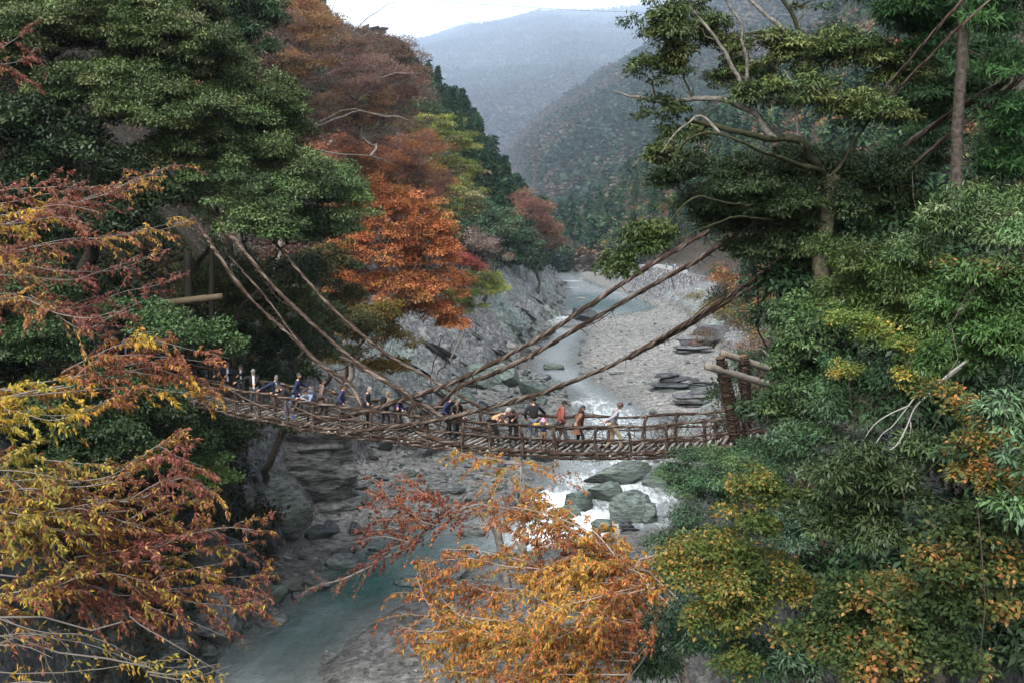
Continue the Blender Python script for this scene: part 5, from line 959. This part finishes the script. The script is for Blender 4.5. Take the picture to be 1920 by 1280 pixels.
for _ in range(2600):
    y = 44 + 400 * RR.random() ** 1.8; a = RR.random()
    wl, tl, wr, tr = (float(T(q, y)) for q in (XWL, XTL, XWR, XTR))
    x = RR.choice([RR.normal(wl, 1.2), RR.uniform(tl - 1, wl + .5), RR.uniform(tl - 1, wl + 1), RR.normal(wr, .8), RR.uniform(wl, wr)], p=[.25, .35, .2, .08, .12])
    if 100 < y < 235 and x > wr + .5: continue
    if y > 235 and RR.random() < .3: continue
    s = RR.lognormal(-.75, .5) * (1 + y / 300); z = float(land(np.array([x]), np.array([y]))[0][0])
    if z < -.5 or z > 3.5 or (wl + 1.5 < x < wr - 1.5 and RR.random() < .75): continue
    o = bpy.data.objects.new('small_boulder', MESH_ROCK[RR.integers(6)]); COL.objects.link(o); o.location = (x, y, z + s * .12); o.scale = (s, s, s * RR.uniform(.7, 1.2)); o.rotation_euler = (RR.normal(0, .25), RR.normal(0, .25), RR.uniform(0, 6.28))
    cn = ['grey', 'green-grey', 'pale', 'dark wet', 'grey', 'green-grey'][MESH_ROCK.index(o.data)]; wh = 'on the shore below the cliff' if y < 66 and x < -4 else ('on the stones under the deck' if y < 92 else ('on the left bank behind the people' if y < 125 else ('at the foot of the bare rock slope' if y < 215 and x < T(XWR, y) else ('by the teal pool' if y < 320 else 'in the far rapids'))))
    if x > T(XWL, y) + .5: wh = 'in the water ' + ('of the rapids below the bridge' if y < 90 else ('of the stream beyond the bridge' if y < 220 else 'near the far bend'))
    tag(o, 'small ' + cn + ' boulder ' + wh, 'boulder', 'small ' + cn + ' boulders ' + wh); nsm += 1
    if nsm >= 300: break
st = MB(); ic = []
for i in range(5):
    b2 = MB(); rock(b2, (0, 0, 0), (1, .75, .55), RR, 0, 0, sub=1, cuts=4, strata=.0); ic.append((np.concatenate(b2.v), b2.f[0]))
for _ in range(15000):
    y = 42 + 240 * RR.random() ** 1.6; wl, tl, wr, tr = (float(T(q, y)) for q in (XWL, XTL, XWR, XTR)); x = RR.uniform(tl - 1, tr + 1)
    s = RR.lognormal(-2.45, .6) * (1 + y / 120); z = None; v, f = ic[RR.integers(5)]; a = RR.uniform(0, 6.28)
    if wl + .6 < x < wr - .6: continue
    if x > wr and y > 80: s *= .45
    if y < 68: s *= .4
    st.add(np.stack([v[:, 0] * math.cos(a) - v[:, 1] * math.sin(a), v[:, 0] * math.sin(a) + v[:, 1] * math.cos(a), v[:, 2]], 1) * s + [x, y, 0], f, jit(RR, [GRY, PAL_, DKR, GRN_][RR.integers(4)], .25))
V = np.concatenate(st.v); cen = np.concatenate([np.repeat(v.mean(0)[None], len(v), 0) for v in st.v]); dz = land(cen[:, 0], cen[:, 1])[0]; st.v = [V + np.stack([dz * 0, dz * 0, dz], 1)]
tag(st.build('river_stones', M_ROCK, None), 'loose grey river stones spread over the gravel', 'stones', kind='stuff')
# pale layered cliff below the left part of the deck
cl = MB(); rc = np.random.default_rng(9); ny, nz = 90, 70; U = np.linspace(0, 1, ny); Wv = np.linspace(0, 1, nz); UU, WW = np.meshgrid(U, Wv)
a0 = P(540, 960, 66); ang = UU * 2.6 - .7; cx, cy_ = P(618, 900, 72)[:2]; rad = 3.4 + .35 * np.sin(ang * 3); zz = -.6 + WW * 8.2
lay = vnoise(np.stack([(zz * 2.1).ravel(), (UU * 1.5).ravel(), (zz * 0).ravel()], 1), 4).reshape(zz.shape); lay2 = vnoise(np.stack([(zz * 6).ravel(), (UU * 5).ravel(), (zz * 0).ravel()], 1), 14).reshape(zz.shape)
blk = np.floor(UU * 6 + np.floor(zz / 1.3) * .37) ; blk = vnoise(np.stack([blk.ravel() * 3.1 + .5, np.floor(zz / 1.3).ravel() * 2.3 + .5, zz.ravel() * 0], 1), 3).reshape(zz.shape)
rr = rad + lay * .38 + lay2 * .12 + blk * .30 + fbm(np.stack([ang.ravel() * 3, zz.ravel(), zz.ravel() * 0], 1), 4, 6).reshape(zz.shape) * .3; rr = rr * np.where(WW > .96, .3, 1)
V = np.stack([cx - rr * np.cos(ang + .35) * 1.15, cy_ - rr * np.sin(ang + .35), zz], -1).reshape(-1, 3); i = (np.arange(nz - 1)[:, None] * ny + np.arange(ny - 1)[None, :]); F = np.stack([i, i + ny, i + ny + 1, i + 1], -1).reshape(-1, 4)
cc = np.array([.125, .127, .128]) * (1 + .3 * lay + .2 * lay2).ravel()[:, None]; cl.add(V, F, cc); tag(cl.build('cliff', M_ROCK, None, False), kind='structure')
# ================================================================ STONE RETAINING WALL, far right bank
wl_pts = [(36.5, 306), (39, 280), (41, 256), (43.5, 236), (45, 216), (47, 204)]
wm = MB(); wp_ = smooth_path([(a, b, 0) for a, b in wl_pts], 1.0); nh = 18; hs = np.linspace(-.5, 8.6, nh)
V = np.stack([np.stack([wp_[:, 0] + h * .28, wp_[:, 1], np.full(len(wp_), h)], 1) for h in hs]); V = V.reshape(-1, 3); V[:, 0] += vnoise(V * 1.3, 6) * .18
i = (np.arange(nh - 1)[:, None] * len(wp_) + np.arange(len(wp_) - 1)[None, :]); F = np.stack([i, i + len(wp_), i + len(wp_) + 1, i + 1], -1).reshape(-1, 4); wm.add(V, F, (.19, .195, .21))
top = np.stack([wp_[:, 0] + 8.6 * .28, wp_[:, 1], np.full(len(wp_), 8.6)], 1); bk = top + np.array([7.0, 2, 0]); n = len(wp_); wm.add(np.concatenate([top, bk]), np.stack([np.arange(n - 1), np.arange(1, n), np.arange(n + 1, 2 * n), np.arange(n, 2 * n - 1)], 1), (.25, .25, .245))
m, t, b = newmat('rubble_stone'); c = col_node(t); vo = t.nodes.new("ShaderNodeTexVoronoi"); vo.inputs['Scale'].default_value = 1.5; tcv = t.nodes.new("ShaderNodeTexCoord"); t.links.new(tcv.outputs['Object'], vo.inputs[0]); b.inputs['Roughness'].default_value = .85
v2 = t.nodes.new('ShaderNodeRGBToBW'); t.links.new(vo.outputs['Color'], v2.inputs[0]); s = mixc(t, c.outputs[0], rng_node(t, v2.outputs[0], .2, .8, .45, 1.5), 1.0, 'MULTIPLY'); s = mixc(t, s, rng_node(t, vo.outputs['Distance'], .25, .6, 1.1, .35), 1.0, 'MULTIPLY')
t.links.new(s, b.inputs['Base Color']); bump(t, b, vo.outputs['Distance'], 1.0, .25); tag(wm.build('stone_wall', m), 'rubble stone retaining wall above the gravel bar on the far right bank', 'wall')
def box(mb, c, s, col):
    x, y, z = c; a, b, h = s[0] / 2, s[1] / 2, s[2] / 2
    mb.add([(x + i * a, y + j * b, z + k * h) for i in (-1, 1) for j in (-1, 1) for k in (-1, 1)], [(0, 1, 3, 2), (4, 6, 7, 5), (0, 4, 5, 1), (2, 3, 7, 6), (0, 2, 6, 4), (1, 5, 7, 3)], col)
def at_wall(u, back=0.4): i = u * (len(top) - 1); j = int(i); q = top[j] + (top[min(j + 1, len(top) - 1)] - top[j]) * (i - j); return q + np.array([back, back * .3, 0])
fn = thing('fence', 'dark bar fence along the top of the stone retaining wall', 'fence', at_wall(.75)); u_ = np.linspace(.55, .97, 44)
for k, u in enumerate(u_): mb = MB(); q = at_wall(u, .2); box(mb, q + [0, 0, .55], (.08, .08, 1.1), (.05, .04, .045)); mb.build('bar', M_TWIG, fn)
for h in (.2, 1.05): mb = MB(); tube(mb, np.array([at_wall(u, .2) + [0, 0, h] for u in u_]), .05, 4, (.05, .04, .045)); mb.build('rail', M_TWIG, fn)
stl = thing('food_stall', 'small white stall with green and yellow banners on the far stone wall', 'stall', at_wall(.72, 3.2))
for nm, off, s, c in (('booth', (0, 0, 1.1), (2.2, 1.6, 2.2), (.62, .62, .62)), ('roof', (0, -.1, 2.3), (2.8, 2.2, .18), (.45, .45, .46)), ('banner', (1.9, -1.0, 1.0), (1.0, .08, 1.7), (.04, .30, .10)), ('banner', (3.1, -1.4, 1.1), (.9, .08, 1.5), (.70, .62, .03)), ('banner', (4.1, -1.8, .8), (.9, .08, 1.2), (.05, .32, .12)), ('counter', (-.1, -.95, .5), (1.9, .3, 1.0), (.30, .06, .06))):
    mb = MB(); box(mb, np.array(at_wall(.72, 3.2)) + off, s, c); mb.build(nm, M_CLOTH, stl)
# ================================================================ PEOPLE
def skin_eval(verts, edges, radii, sub=1, root=0):
    me = bpy.data.meshes.new('t'); me.from_pydata([tuple(map(float, v)) for v in verts], edges, []); o = bpy.data.objects.new('t', me); COL.objects.link(o)
    sm = o.modifiers.new('s', 'SKIN'); sm.use_smooth_shade = True
    for i, r in enumerate(radii): me.skin_vertices[0].data[i].radius = (r, r) if np.isscalar(r) else r
    for i in range(len(verts)): me.skin_vertices[0].data[i].use_root = (i == root)
    if sub: s_ = o.modifiers.new('u', 'SUBSURF'); s_.levels = sub
    dg = bpy.context.evaluated_depsgraph_get(); ev = o.evaluated_get(dg).to_mesh(); V = np.array([v.co[:] for v in ev.vertices]); F = [tuple(p.vertices) for p in ev.polygons]
    o.evaluated_get(dg).to_mesh_clear(); bpy.data.objects.remove(o); bpy.data.meshes.remove(me)
    q = [f for f in F if len(f) == 4]; t3 = [f for f in F if len(f) == 3]; return V, q, t3
def addskin(mb, S, col):
    V, q, t3 = S; n0 = mb.n; mb.add(V, np.array(q), col)
    if t3: mb.f.append(np.array(t3) + n0); mb.mi.append(np.full(len(t3), mb.cm))
def ik(a, b, l1, l2, bend):
    a, b = np.array(a, float), np.array(b, float); v = b - a; d = np.linalg.norm(v); d2 = min(d, (l1 + l2) * .985); v = v / max(d, 1e-6); b = a + v * d2
    c = (l1 * l1 + d2 * d2 - l2 * l2) / (2 * d2); h = math.sqrt(max(l1 * l1 - c * c, 0)); n = np.array(bend, float); n = unit(n - v * (n @ v)); return a + v * c + n * h, b
def uvball(mb, c, r, M, col, nu=12, nv=9, f=None, top=None):
    th = np.linspace(0, 2 * math.pi, nu, endpoint=False); ph = np.linspace(.04, math.pi - .04, nv) if top is None else np.linspace(.04, top, nv)
    V = np.array([[math.sin(p) * math.cos(t), math.sin(p) * math.sin(t), math.cos(p)] for p in ph for t in th])
    if f: V = f(V)
    V = V * np.asarray(r); V = V @ M.T + np.asarray(c); i = np.arange(nv - 1)[:, None] * nu; j = np.arange(nu)[None, :]; k = (j + 1) % nu
    mb.add(V, np.stack([i + j, i + nu + j, i + nu + k, i + k], -1).reshape(-1, 4), col); nn = mb.n
    mb.f.append(np.array([list(range(nn - nu * nv, nn - nu * nv + nu))])); mb.mi.append(np.array([mb.cm])); mb.f.append(np.array([list(range(nn - 1, nn - nu - 1, -1))])); mb.mi.append(np.array([mb.cm]))
def headf(V):
    V = V.copy(); x, y, z = V[:, 0], V[:, 1], V[:, 2]; low = np.clip(-z, 0, 1)
    V[:, 0] *= 1 - .35 * low ** 1.5; V[:, 1] *= 1 - .12 * low; fr = np.clip(y, 0, 1)
    V[:, 1] += fr * (.20 * np.exp(-((x / .16) ** 2 + ((z + .12) / .2) ** 2)) - .07 * np.exp(-(((np.abs(x) - .35) / .18) ** 2 + ((z - .08) / .14) ** 2)) + .05 * np.exp(-((x / .3) ** 2 + ((z + .5) / .1) ** 2)) + .07 * np.exp(-((x / .3) ** 2 + ((z + .85) / .15) ** 2))); return V
SKN = (.34, .19, .13)
def person(label, loc, face, H=1.68, top=(.02, .02, .03), shirt=None, pants=(.03, .03, .035), hair=(.02, .018, .016), lean=8, head=20, hands=(None, None), stride=.25, hat=None, hatc=(.1, .1, .1), bag=None, coat=.0, girth=1.0, bend=None, group='people crossing the vine bridge', shoes=(.03, .03, .03), sleeve=None, hood=None, scarf=None, longhair=False):
    k = H / 1.7; f = R(face); F = np.array([math.cos(f), math.sin(f), 0]); S = np.array([math.sin(f), -math.cos(f), 0]); Z = np.array([0, 0, 1.]); loc = np.asarray(loc, float)
    H *= 1.05; k = H / 1.7; root = thing('person', label, 'person', loc, group); l = R(lean)
    W = lambda s, fw, z: loc + (S * s + F * fw + Z * z) * k
    back = -math.sin(l) * .12; hip = W(0, back, .93 - .04 * stride); up = F * math.sin(l) + Z * math.cos(l); up2 = F * math.sin(l * 1.15) + Z * math.cos(l * 1.15)
    wst = hip + up * .12 * k; chest = hip + up * .36 * k; neckb = hip + up * .36 * k + up2 * .16 * k; hp = R(lean * .8 + head); hu = F * math.sin(hp * .7) + Z * math.cos(hp * .7); hf = F * math.cos(hp) - Z * math.sin(hp)
    nk = neckb + hu * .07 * k; hc = neckb + hu * .19 * k + hf * .025 * k
    v = [hip, wst, chest, neckb, nk]; e = [(0, 1), (1, 2), (2, 3), (3, 4)]; r = [(.145, .11), (.125, .095), (.145, .105), (.075, .07), (.055, .055)]
    arms = []
    for s_, hd in ((-1, hands[0]), (1, hands[1])):
        sh = chest + up2 * .09 * k + S * s_ * .185 * k
        if hd is None: tg = sh + (S * s_ * .10 - Z * .50 + F * .08) * k
        else: tg = np.asarray(hd, float)
        el, wr = ik(sh, tg - unit(tg - sh) * .07, .29 * k, .26 * k, -F * .7 + S * s_ * .6 - Z * .5); arms.append((sh, el, wr, unit(wr - el) if hd is None else unit(tg - el), hd is not None))
    legs = []
    for s_ in (-1, 1):
        hj = hip + S * s_ * .095 * k - Z * .05 * k; ft = W(s_ * .11, stride * .5 * (s_ if stride >= 0 else -s_), .085); kn, an = ik(hj, ft, .43 * k, .42 * k, F); legs.append((hj, kn, an))
    def skel(torso, a_, l_, t_, ar, lr, sub=1):
        vv, ee, rr = [], [], []
        if torso: vv += v[:torso]; ee += e[:torso - 1]; rr += [(q[0] * girth + t_, q[1] * girth + t_) for q in r[:torso]]
        else: vv += [hip]; rr += [(.14 * girth + t_, .11 * girth + t_)]
        if a_:
            for sh, el, wr, hd_, _ in arms: n = len(vv); vv += [sh, el, wr]; ee += [(2, n), (n, n + 1), (n + 1, n + 2)]; rr += ar
        if l_:
            for hj, kn, an in legs: n = len(vv); vv += [hj, (hj + kn) / 2, kn, an]; ee += [(0, n), (n, n + 1), (n + 1, n + 2), (n + 2, n + 3)]; rr += lr
        rr = [tuple(np.array(q) * k) if not np.isscalar(q) else q * k for q in rr]; return skin_eval(vv, ee, rr, sub)
    body = MB(); addskin(body, skel(5, True, True, -.012, [.05, .038, .027], [.075, .07, .05, .036]), SKN)
    M = np.stack([S, hf, np.cross(S, hf)], 1); uvball(body, hc, np.array([.077, .096, .118]) * k, M, SKN, 16, 13, headf)
    for s_ in (-1, 1):
        uvball(body, hc + (M @ np.array([s_ * .078, -.005, -.005])) * k, np.array([.012, .022, .034]) * k, M, SKN, 6, 5)
        uvball(body, hc + (M @ np.array([s_ * .028, .083, .012])) * k, np.array([.010, .007, .006]) * k, M, (.03, .02, .02), 6, 5)
    uvball(body, hc + (M @ np.array([0, .091, -.052])) * k, np.array([.022, .006, .005]) * k, M, (.28, .11, .09), 6, 5)
    for ai, (sh, el, wr, d, grip) in enumerate(arms):
        s_ = (-1, 1)[ai]; side = unit(np.cross(d, Z) + 1e-3) ; dn = np.cross(side, d); dn = dn if dn[2] < 0 else -dn
        tube(body, [wr - d * .02 * k, wr + d * .03 * k, wr + d * .085 * k], np.array([.026, .038, .036]) * k, 8, SKN)
        for j in range(4):
            b0 = wr + (d * .085 + side * (j - 1.5) * .019) * k; L = (.072, .08, .075, .06)[j] * k; cv = 1.3 if grip else .45
            p1 = b0 + unit(d + dn * .4 * cv) * L * .42; p2 = p1 + unit(d * .6 + dn * cv) * L * .33; p3 = p2 + unit(-d * .1 * cv + dn * cv + d * .3) * L * .27; tube(body, [b0, p1, p2, p3], np.array([.0095, .009, .008, .006]) * k, 5, SKN)
        b0 = wr + (d * .03 - side * .034 * s_) * k; p1 = b0 + unit(d - side * .8 * s_ + dn * .3) * .032 * k; tube(body, [b0, p1, p1 + unit(d + dn * .8) * .028 * k], np.array([.012, .0105, .008]) * k, 5, SKN)
    body.build('body', M_SKIN, root, True)
    tr = MB(); addskin(tr, skel(0, False, True, .012, None, [.098, .092, .068, .058]), pants); tr.build('trousers', M_CLOTH, root, True)
    jk = MB(); sl = sleeve or top; addskin(jk, skel(4, True, False, .02, [.078, .062, .045], None), top)
    if sleeve:
        for sh, el, wr, d, g in arms: tube(jk, [sh + (el - sh) * .05, el, wr], np.array([.085, .068, .05]) * k, 8, sleeve)
    if coat > 0:
        n = 14; th = np.linspace(0, 2 * math.pi, n, endpoint=False); rings = []
        for q, (a_, b_) in enumerate(((.165, .13), (.175, .15), (.19, .165), (.205, .185))): c = hip + Z * k * (.06 - coat * q / 3) + F * .01 * q; rings.append(c + (np.outer(np.cos(th), S) * a_ + np.outer(np.sin(th), F) * (b_ + abs(stride) * .12 * q / 3)) * k * (1 + .04 * np.sin(th * 5 + q))[:, None])
        V = np.concatenate(rings); i = np.arange(3)[:, None] * n; j = np.arange(n)[None, :]; kk = (j + 1) % n; jk.add(V, np.stack([i + j, i + kk, i + n + kk, i + n + j], -1).reshape(-1, 4), top)
    if hood: uvball(jk, neckb - F * .07 * k + Z * .0, np.array([.12, .09, .075]) * k, M, top, 10, 7)
    jk.build('jacket', M_CLOTH, root, True)
    if shirt is not None:
        sh_ = MB(); fr = unit(np.cross(S, up)); fr = fr if fr @ F > 0 else -fr; o_ = .135 * k * girth
        pts = [neckb + fr * .075 * k - up * .0, chest + fr * o_, wst + fr * (o_ - .005), hip + fr * o_]; wd = [.045, .04, .035, .03]
        V = np.concatenate([[p - S * w_ * k, p + fr * .012, p + S * w_ * k] for p, w_ in zip(pts, wd)]); sh_.add(V, [(3 * i + j, 3 * i + j + 1, 3 * i + j + 4, 3 * i + j + 3) for i in range(3) for j in range(2)], shirt)
        th = np.linspace(0, 6.28, 10); tube(sh_, nk - hu * .025 * k + (np.outer(np.cos(th), S) + np.outer(np.sin(th), F)) * .058 * k, .014 * k, 5, shirt); sh_.build('shirt', M_CLOTH, root, True)
    for hj, kn, an in legs:
        s = MB(); tube(s, [an - F * .07 * k - Z * .045 * k, an - Z * .045 * k, an + F * .09 * k - Z * .055 * k, an + F * .18 * k - Z * .065 * k], np.array([.038, .046, .042, .024]) * k, 8, shoes); s.build('shoe', M_CLOTH, root, True)
    hr = MB()
    if hair is not None:
        def hf_(V): V = V.copy(); b_ = V[:, 1]; V[:, 2] = np.where((b_ > .25) & (V[:, 2] < .35), .35 + (V[:, 2] - .35) * .15, V[:, 2]); return V * (1 + .06 * vnoise(V * 5 + face, 3))[:, None]
        uvball(hr, hc + (M @ np.array([0, -.012, .014])) * k, np.array([.086, .102, .120]) * k * (1.14 if longhair == 'curly' else 1), M, hair, 16, 11, hf_, top=2.1)
        if longhair is True: tube(hr, [hc - hf * .06 * k, hc - hf * .075 * k - Z * .12 * k, neckb - F * .08 * k - Z * .1 * k, neckb - F * .09 * k - Z * .22 * k], np.array([.075, .08, .07, .03]) * k, 8, hair)
        hr.build('hair', M_HAIR, root, True)
    if hat:
        h_ = MB(); uvball(h_, hc + (M @ np.array([0, -.004, .035])) * k, np.array([.095, .108, .098]) * k, M, hatc, 14, 7, None, top=1.6)
        th = np.linspace(0, 2 * math.pi, 18) if hat == 'brim' else np.linspace(R(15), R(165), 9); a_ = M @ np.stack([np.cos(th) * .088, np.sin(th) * .10, th * 0 + .04]); ex = .055 if hat == 'brim' else .085
        b_ = M @ np.stack([np.cos(th) * (.088 + ex * .5), np.sin(th) * (.10 + ex), th * 0 + .022]); V = np.concatenate([(hc[:, None] + a_ * k).T, (hc[:, None] + b_ * k).T, (hc[:, None] + (b_ - M @ np.array([[0], [0], [.008]])) * k).T]); n = len(th)
        h_.add(V, [(q * n + i, q * n + i + 1, (q + 1) * n + i + 1, (q + 1) * n + i) for q in (0, 1) for i in range(n - 1)], hatc); h_.build('hat', M_CLOTH, root, True)
    if bag is not None:
        b_ = MB(); c = chest - np.cross(S, up) * 0 - F * .19 * k * math.cos(l) + Z * .19 * k * math.sin(l) - up * .04 * k; uvball(b_, c, np.array([.15, .10, .22]) * k, np.stack([S, unit(F * math.cos(l) - Z * math.sin(l)), up], 1), bag, 12, 9, lambda V: np.sign(V) * np.abs(V) ** .6)
        for s_ in (-1, 1): tube(b_, [c + up * .18 * k + S * s_ * .09 * k, chest + up2 * .16 * k + S * s_ * .10 * k, chest + S * s_ * .12 * k + F * .13 * k, wst + S * s_ * .14 * k], .014 * k, 5, np.array(bag) * .5)
        b_.build('backpack', M_CLOTH, root, True)
    if scarf: s = MB(); rope_ = [nk + F * .05 * k, chest + F * .15 * k + up * .05, wst + F * .17 * k, hip + F * .18 * k - Z * .12 * k]; tube(s, rope_, np.array([.06, .055, .05, .045]) * k, 7, scarf); th = np.linspace(0, 6.28, 12); tube(s, nk + (np.outer(np.cos(th), S) + np.outer(np.sin(th), F)) * .08 * k, .035 * k, 6, scarf); s.build('scarf', M_CLOTH, root, True)
    return root
def xat(px, off):
    a, b_ = X0 - 2, X1 + 2
    for _ in range(40):
        m_ = (a + b_) / 2
        if project(deck(m_, off))[0] < px: a = m_
        else: b_ = m_
    return a
def onb(px, off): x = xat(px, off); return x, deck(x, off, .05)
def rl(x, sd_, h=1.13): return deck(x, sd_ * 1.05, h)
NV = (.018, .022, .05); BK = (.014, .014, .016); DG = (.035, .036, .04); WH = (.48, .49, .5); GRH = (.075, .075, .075)
spec = [ # label, px, off, facing, kw, (rail side, dx) hands L R
 ('person in a dark blue jacket over a light shirt, leftmost on the bridge', 428, .2, -70, dict(top=NV, shirt=WH, hair=GRH, pants=BK), (-.1, .5)),
 ('person in a black jacket with a white collar, second from the left end', 452, .5, -65, dict(top=BK, shirt=WH, pants=DG, shoes=(.6, .6, .6), head=35), (-.3, .3)),
 ('grey-haired person in an open black jacket and long white shirt, arms spread to the rail', 477, -.15, -75, dict(top=BK, shirt=(.55, .55, .57), hair=(.13, .13, .13), pants=DG, head=35, H=1.76, girth=1.1), (-.65, .5)),
 ('grey-haired person in a navy jacket gripping the near rail, fourth from the left', 515, -.3, -45, dict(top=NV, hair=GRH, pants=(.06, .045, .04), lean=16, shirt=(.3, .3, .32)), (-.35, .6)),
 ('crouching person in a black puffy jacket, jeans and bright blue shoes', 543, -.35, 200, dict(top=BK, pants=(.12, .16, .24), lean=48, head=30, shoes=(.02, .13, .40), H=1.62), (-.5, -.15)),
 ('smiling dark-haired person in a navy coat turned towards the right', 558, .35, 5, dict(top=NV, pants=BK, coat=.15, lean=6, head=5, H=1.72), None),
 ('person in a shiny blue-grey padded jacket leaning on the near rail', 586, -.45, 235, dict(top=(.12, .14, .20), pants=BK, lean=42, head=15, bag=(.06, .07, .10), H=1.58), (-.35, -.05)),
 ('person in a brown hooded coat with a white collar, seen from behind', 603, .25, 20, dict(top=(.10, .07, .065), pants=BK, coat=.3, hood=True, lean=10, head=8, scarf=None), None),
 ('person in a long navy coat with hands free, right of the brown hooded coat', 640, .1, 0, dict(top=(.03, .035, .08), pants=BK, coat=.3, lean=10, head=30, H=1.66), None),
 ('person in a dark coat and grey flat cap below the crossing cables', 686, -.1, -20, dict(top=DG, pants=BK, coat=.2, hat='cap', hatc=(.16, .16, .17), hair=None, lean=12, head=30, H=1.72), (None, .7)),
 ('small person with light brown hair and a black bag at the far rail', 722, .6, 60, dict(top=(.20, .15, .09), pants=BK, hair=(.22, .15, .08), H=1.45, bag=BK, lean=20), None),
 ('dark-haired person in a purple-navy jacket behind the cable', 747, .0, -15, dict(top=(.045, .035, .11), pants=BK, hair=BK, lean=22, head=25, H=1.62), (None, .45)),
 ('person in white trousers bent low behind the woven vines', 762, .45, -10, dict(top=DG, pants=(.42, .42, .39), lean=55, head=20, H=1.45), None),
 ('grey-haired person in a navy jacket, left one of the close pair', 838, .35, -25, dict(top=NV, pants=BK, hair=(.09, .09, .09), lean=20, head=35), None),
 ('balding grey-haired person in a black open jacket, right one of the close pair', 853, .0, -55, dict(top=BK, shirt=(.16, .10, .08), pants=BK, hair=(.08, .08, .08), lean=20, head=35), (None, .4)),
 ('person in a tan vest with dark sleeves bending far over the rail', 928, -.25, -10, dict(top=(.28, .19, .10), sleeve=(.06, .035, .03), pants=BK, hair=(.2, .2, .2), lean=62, head=5, H=1.75, girth=1.08), (.25, .75)),
 ('dark-haired person in a dark brown top bending beside the tan vest', 962, .0, -90, dict(top=(.05, .03, .03), pants=BK, hair=BK, lean=40, head=30, H=1.6), (-.25, .25)),
 ('person in a black jacket and black brimmed hat seen from behind', 1000, .45, 85, dict(top=BK, pants=(.07, .08, .10), hat='brim', hatc=(.012, .012, .013), hair=BK, H=1.74, lean=5, head=10), None),
 ('small child in a pink cap and yellow and navy jacket at the near rail', 1019, -.4, -100, dict(top=(.03, .035, .09), sleeve=(.65, .38, .04), pants=(.14, .09, .06), hat='cap', hatc=(.70, .28, .38), hair=None, H=1.18, lean=12, head=15), (-.3, .3)),
 ('person in a rust-red hooded jacket and black cap with arms spread', 1050, .15, 15, dict(top=(.15, .05, .036), pants=(.06, .055, .055), hat='cap', hatc=(.015, .015, .016), hair=BK, hood=True, H=1.70, lean=12, head=10, bag=None), None),
 ('long-haired person in a brown fringed coat and dark scarf beside the rust-red jacket', 1083, -.3, 10, dict(top=(.155, .078, .05), pants=BK, hair=BK, longhair=True, coat=.35, scarf=(.05, .02, .018), lean=14, head=18, H=1.62), (None, .1)),
 ('curly-haired person in a grey hoodie and khaki trousers, rightmost on the bridge', 1150, -.2, 5, dict(top=(.21, .21, .235), pants=(.24, .19, .125), hair=(.06, .03, .022), longhair='curly', H=1.74, lean=14, head=30, stride=.5, hood=True), (None, -.35)),
]
for lab, px, off, face, kw, hh in spec:
    x, lc = onb(px, off); hands = [None, None]
    if hh:
        tg = [rl(x + d, -1) if d is not None else None for d in hh]
        f = R(face); S = np.array([math.sin(f), -math.cos(f), 0]); pts = [t_ for t_ in tg if t_ is not None]
        if len(pts) == 2: hands = sorted(pts, key=lambda p: (p - lc) @ S)
        else: hands = [pts[0], None] if (pts[0] - lc) @ S < 0 else [None, pts[0]]
    elif off > .2: f = R(face); S = np.array([math.sin(f), -math.cos(f), 0]); t_ = rl(x + .3, 1); hands = [t_, None] if (t_ - lc) @ S < 0 else [None, t_]
    kw = dict(kw); kw.setdefault('stride', .3); person(lab, lc, face, hands=tuple(hands), **kw)
for lab, px, py, Y, kw in (('person in a pale grey cap waiting in the deep shade at the left bank', 205, 636, 45.5, dict(top=BK, hat='cap', hatc=(.40, .40, .42), hair=None)), ('person in a pale blue scarf waiting in the deep shade behind the grey cap', 229, 640, 46.5, dict(top=BK, scarf=(.16, .19, .26), hair=BK))):
    q = P(px, py, Y); person(lab, (q[0], q[1], q[2] - 1.6), -20, group='people waiting on the left bank', **kw)
for i, (lab, u, bk, c) in enumerate((('tiny figure in a teal jacket on top of the far stone wall', .30, .8, (.05, .25, .30)), ('tiny figure in a blue jacket on top of the far stone wall', .36, 1.2, (.06, .09, .30)), ('tiny figure in dark navy near the corner of the far stone wall', .47, .8, NV), ('tiny figure in white on top of the far stone wall', .34, 2.2, (.6, .6, .6)), ('tiny figure in black beside the white stall on the far stone wall', .52, .9, BK))):
    person(lab, at_wall(u, bk), -100 + i * 30, top=c, group='people on the far stone wall')
# ================================================================ HAZE
hv = MB(); hx0, hx1, hy0, hy1, hz0, hz1 = -16000, 16000, -300, 18500, -60, 7500
hv.add([(x, y, z) for x in (hx0, hx1) for y in (hy0, hy1) for z in (hz0, hz1)], [(0, 1, 3, 2), (4, 6, 7, 5), (0, 4, 5, 1), (2, 3, 7, 6), (0, 2, 6, 4), (1, 5, 7, 3)])
m = bpy.data.materials.new('haze'); m.use_nodes = True; t = m.node_tree; t.nodes.clear()
o_ = t.nodes.new("ShaderNodeOutputMaterial"); v_ = t.nodes.new("ShaderNodeVolumePrincipled")
v_.inputs['Color'].default_value = (.66, .80, 1.0, 1); v_.inputs['Density'].default_value = .000095; v_.inputs['Anisotropy'].default_value = 0.2
t.links.new(v_.outputs[0], o_.inputs['Volume'])
tag(hv.build('haze', m), 'pale blue haze filling the valley', 'haze', kind='stuff')
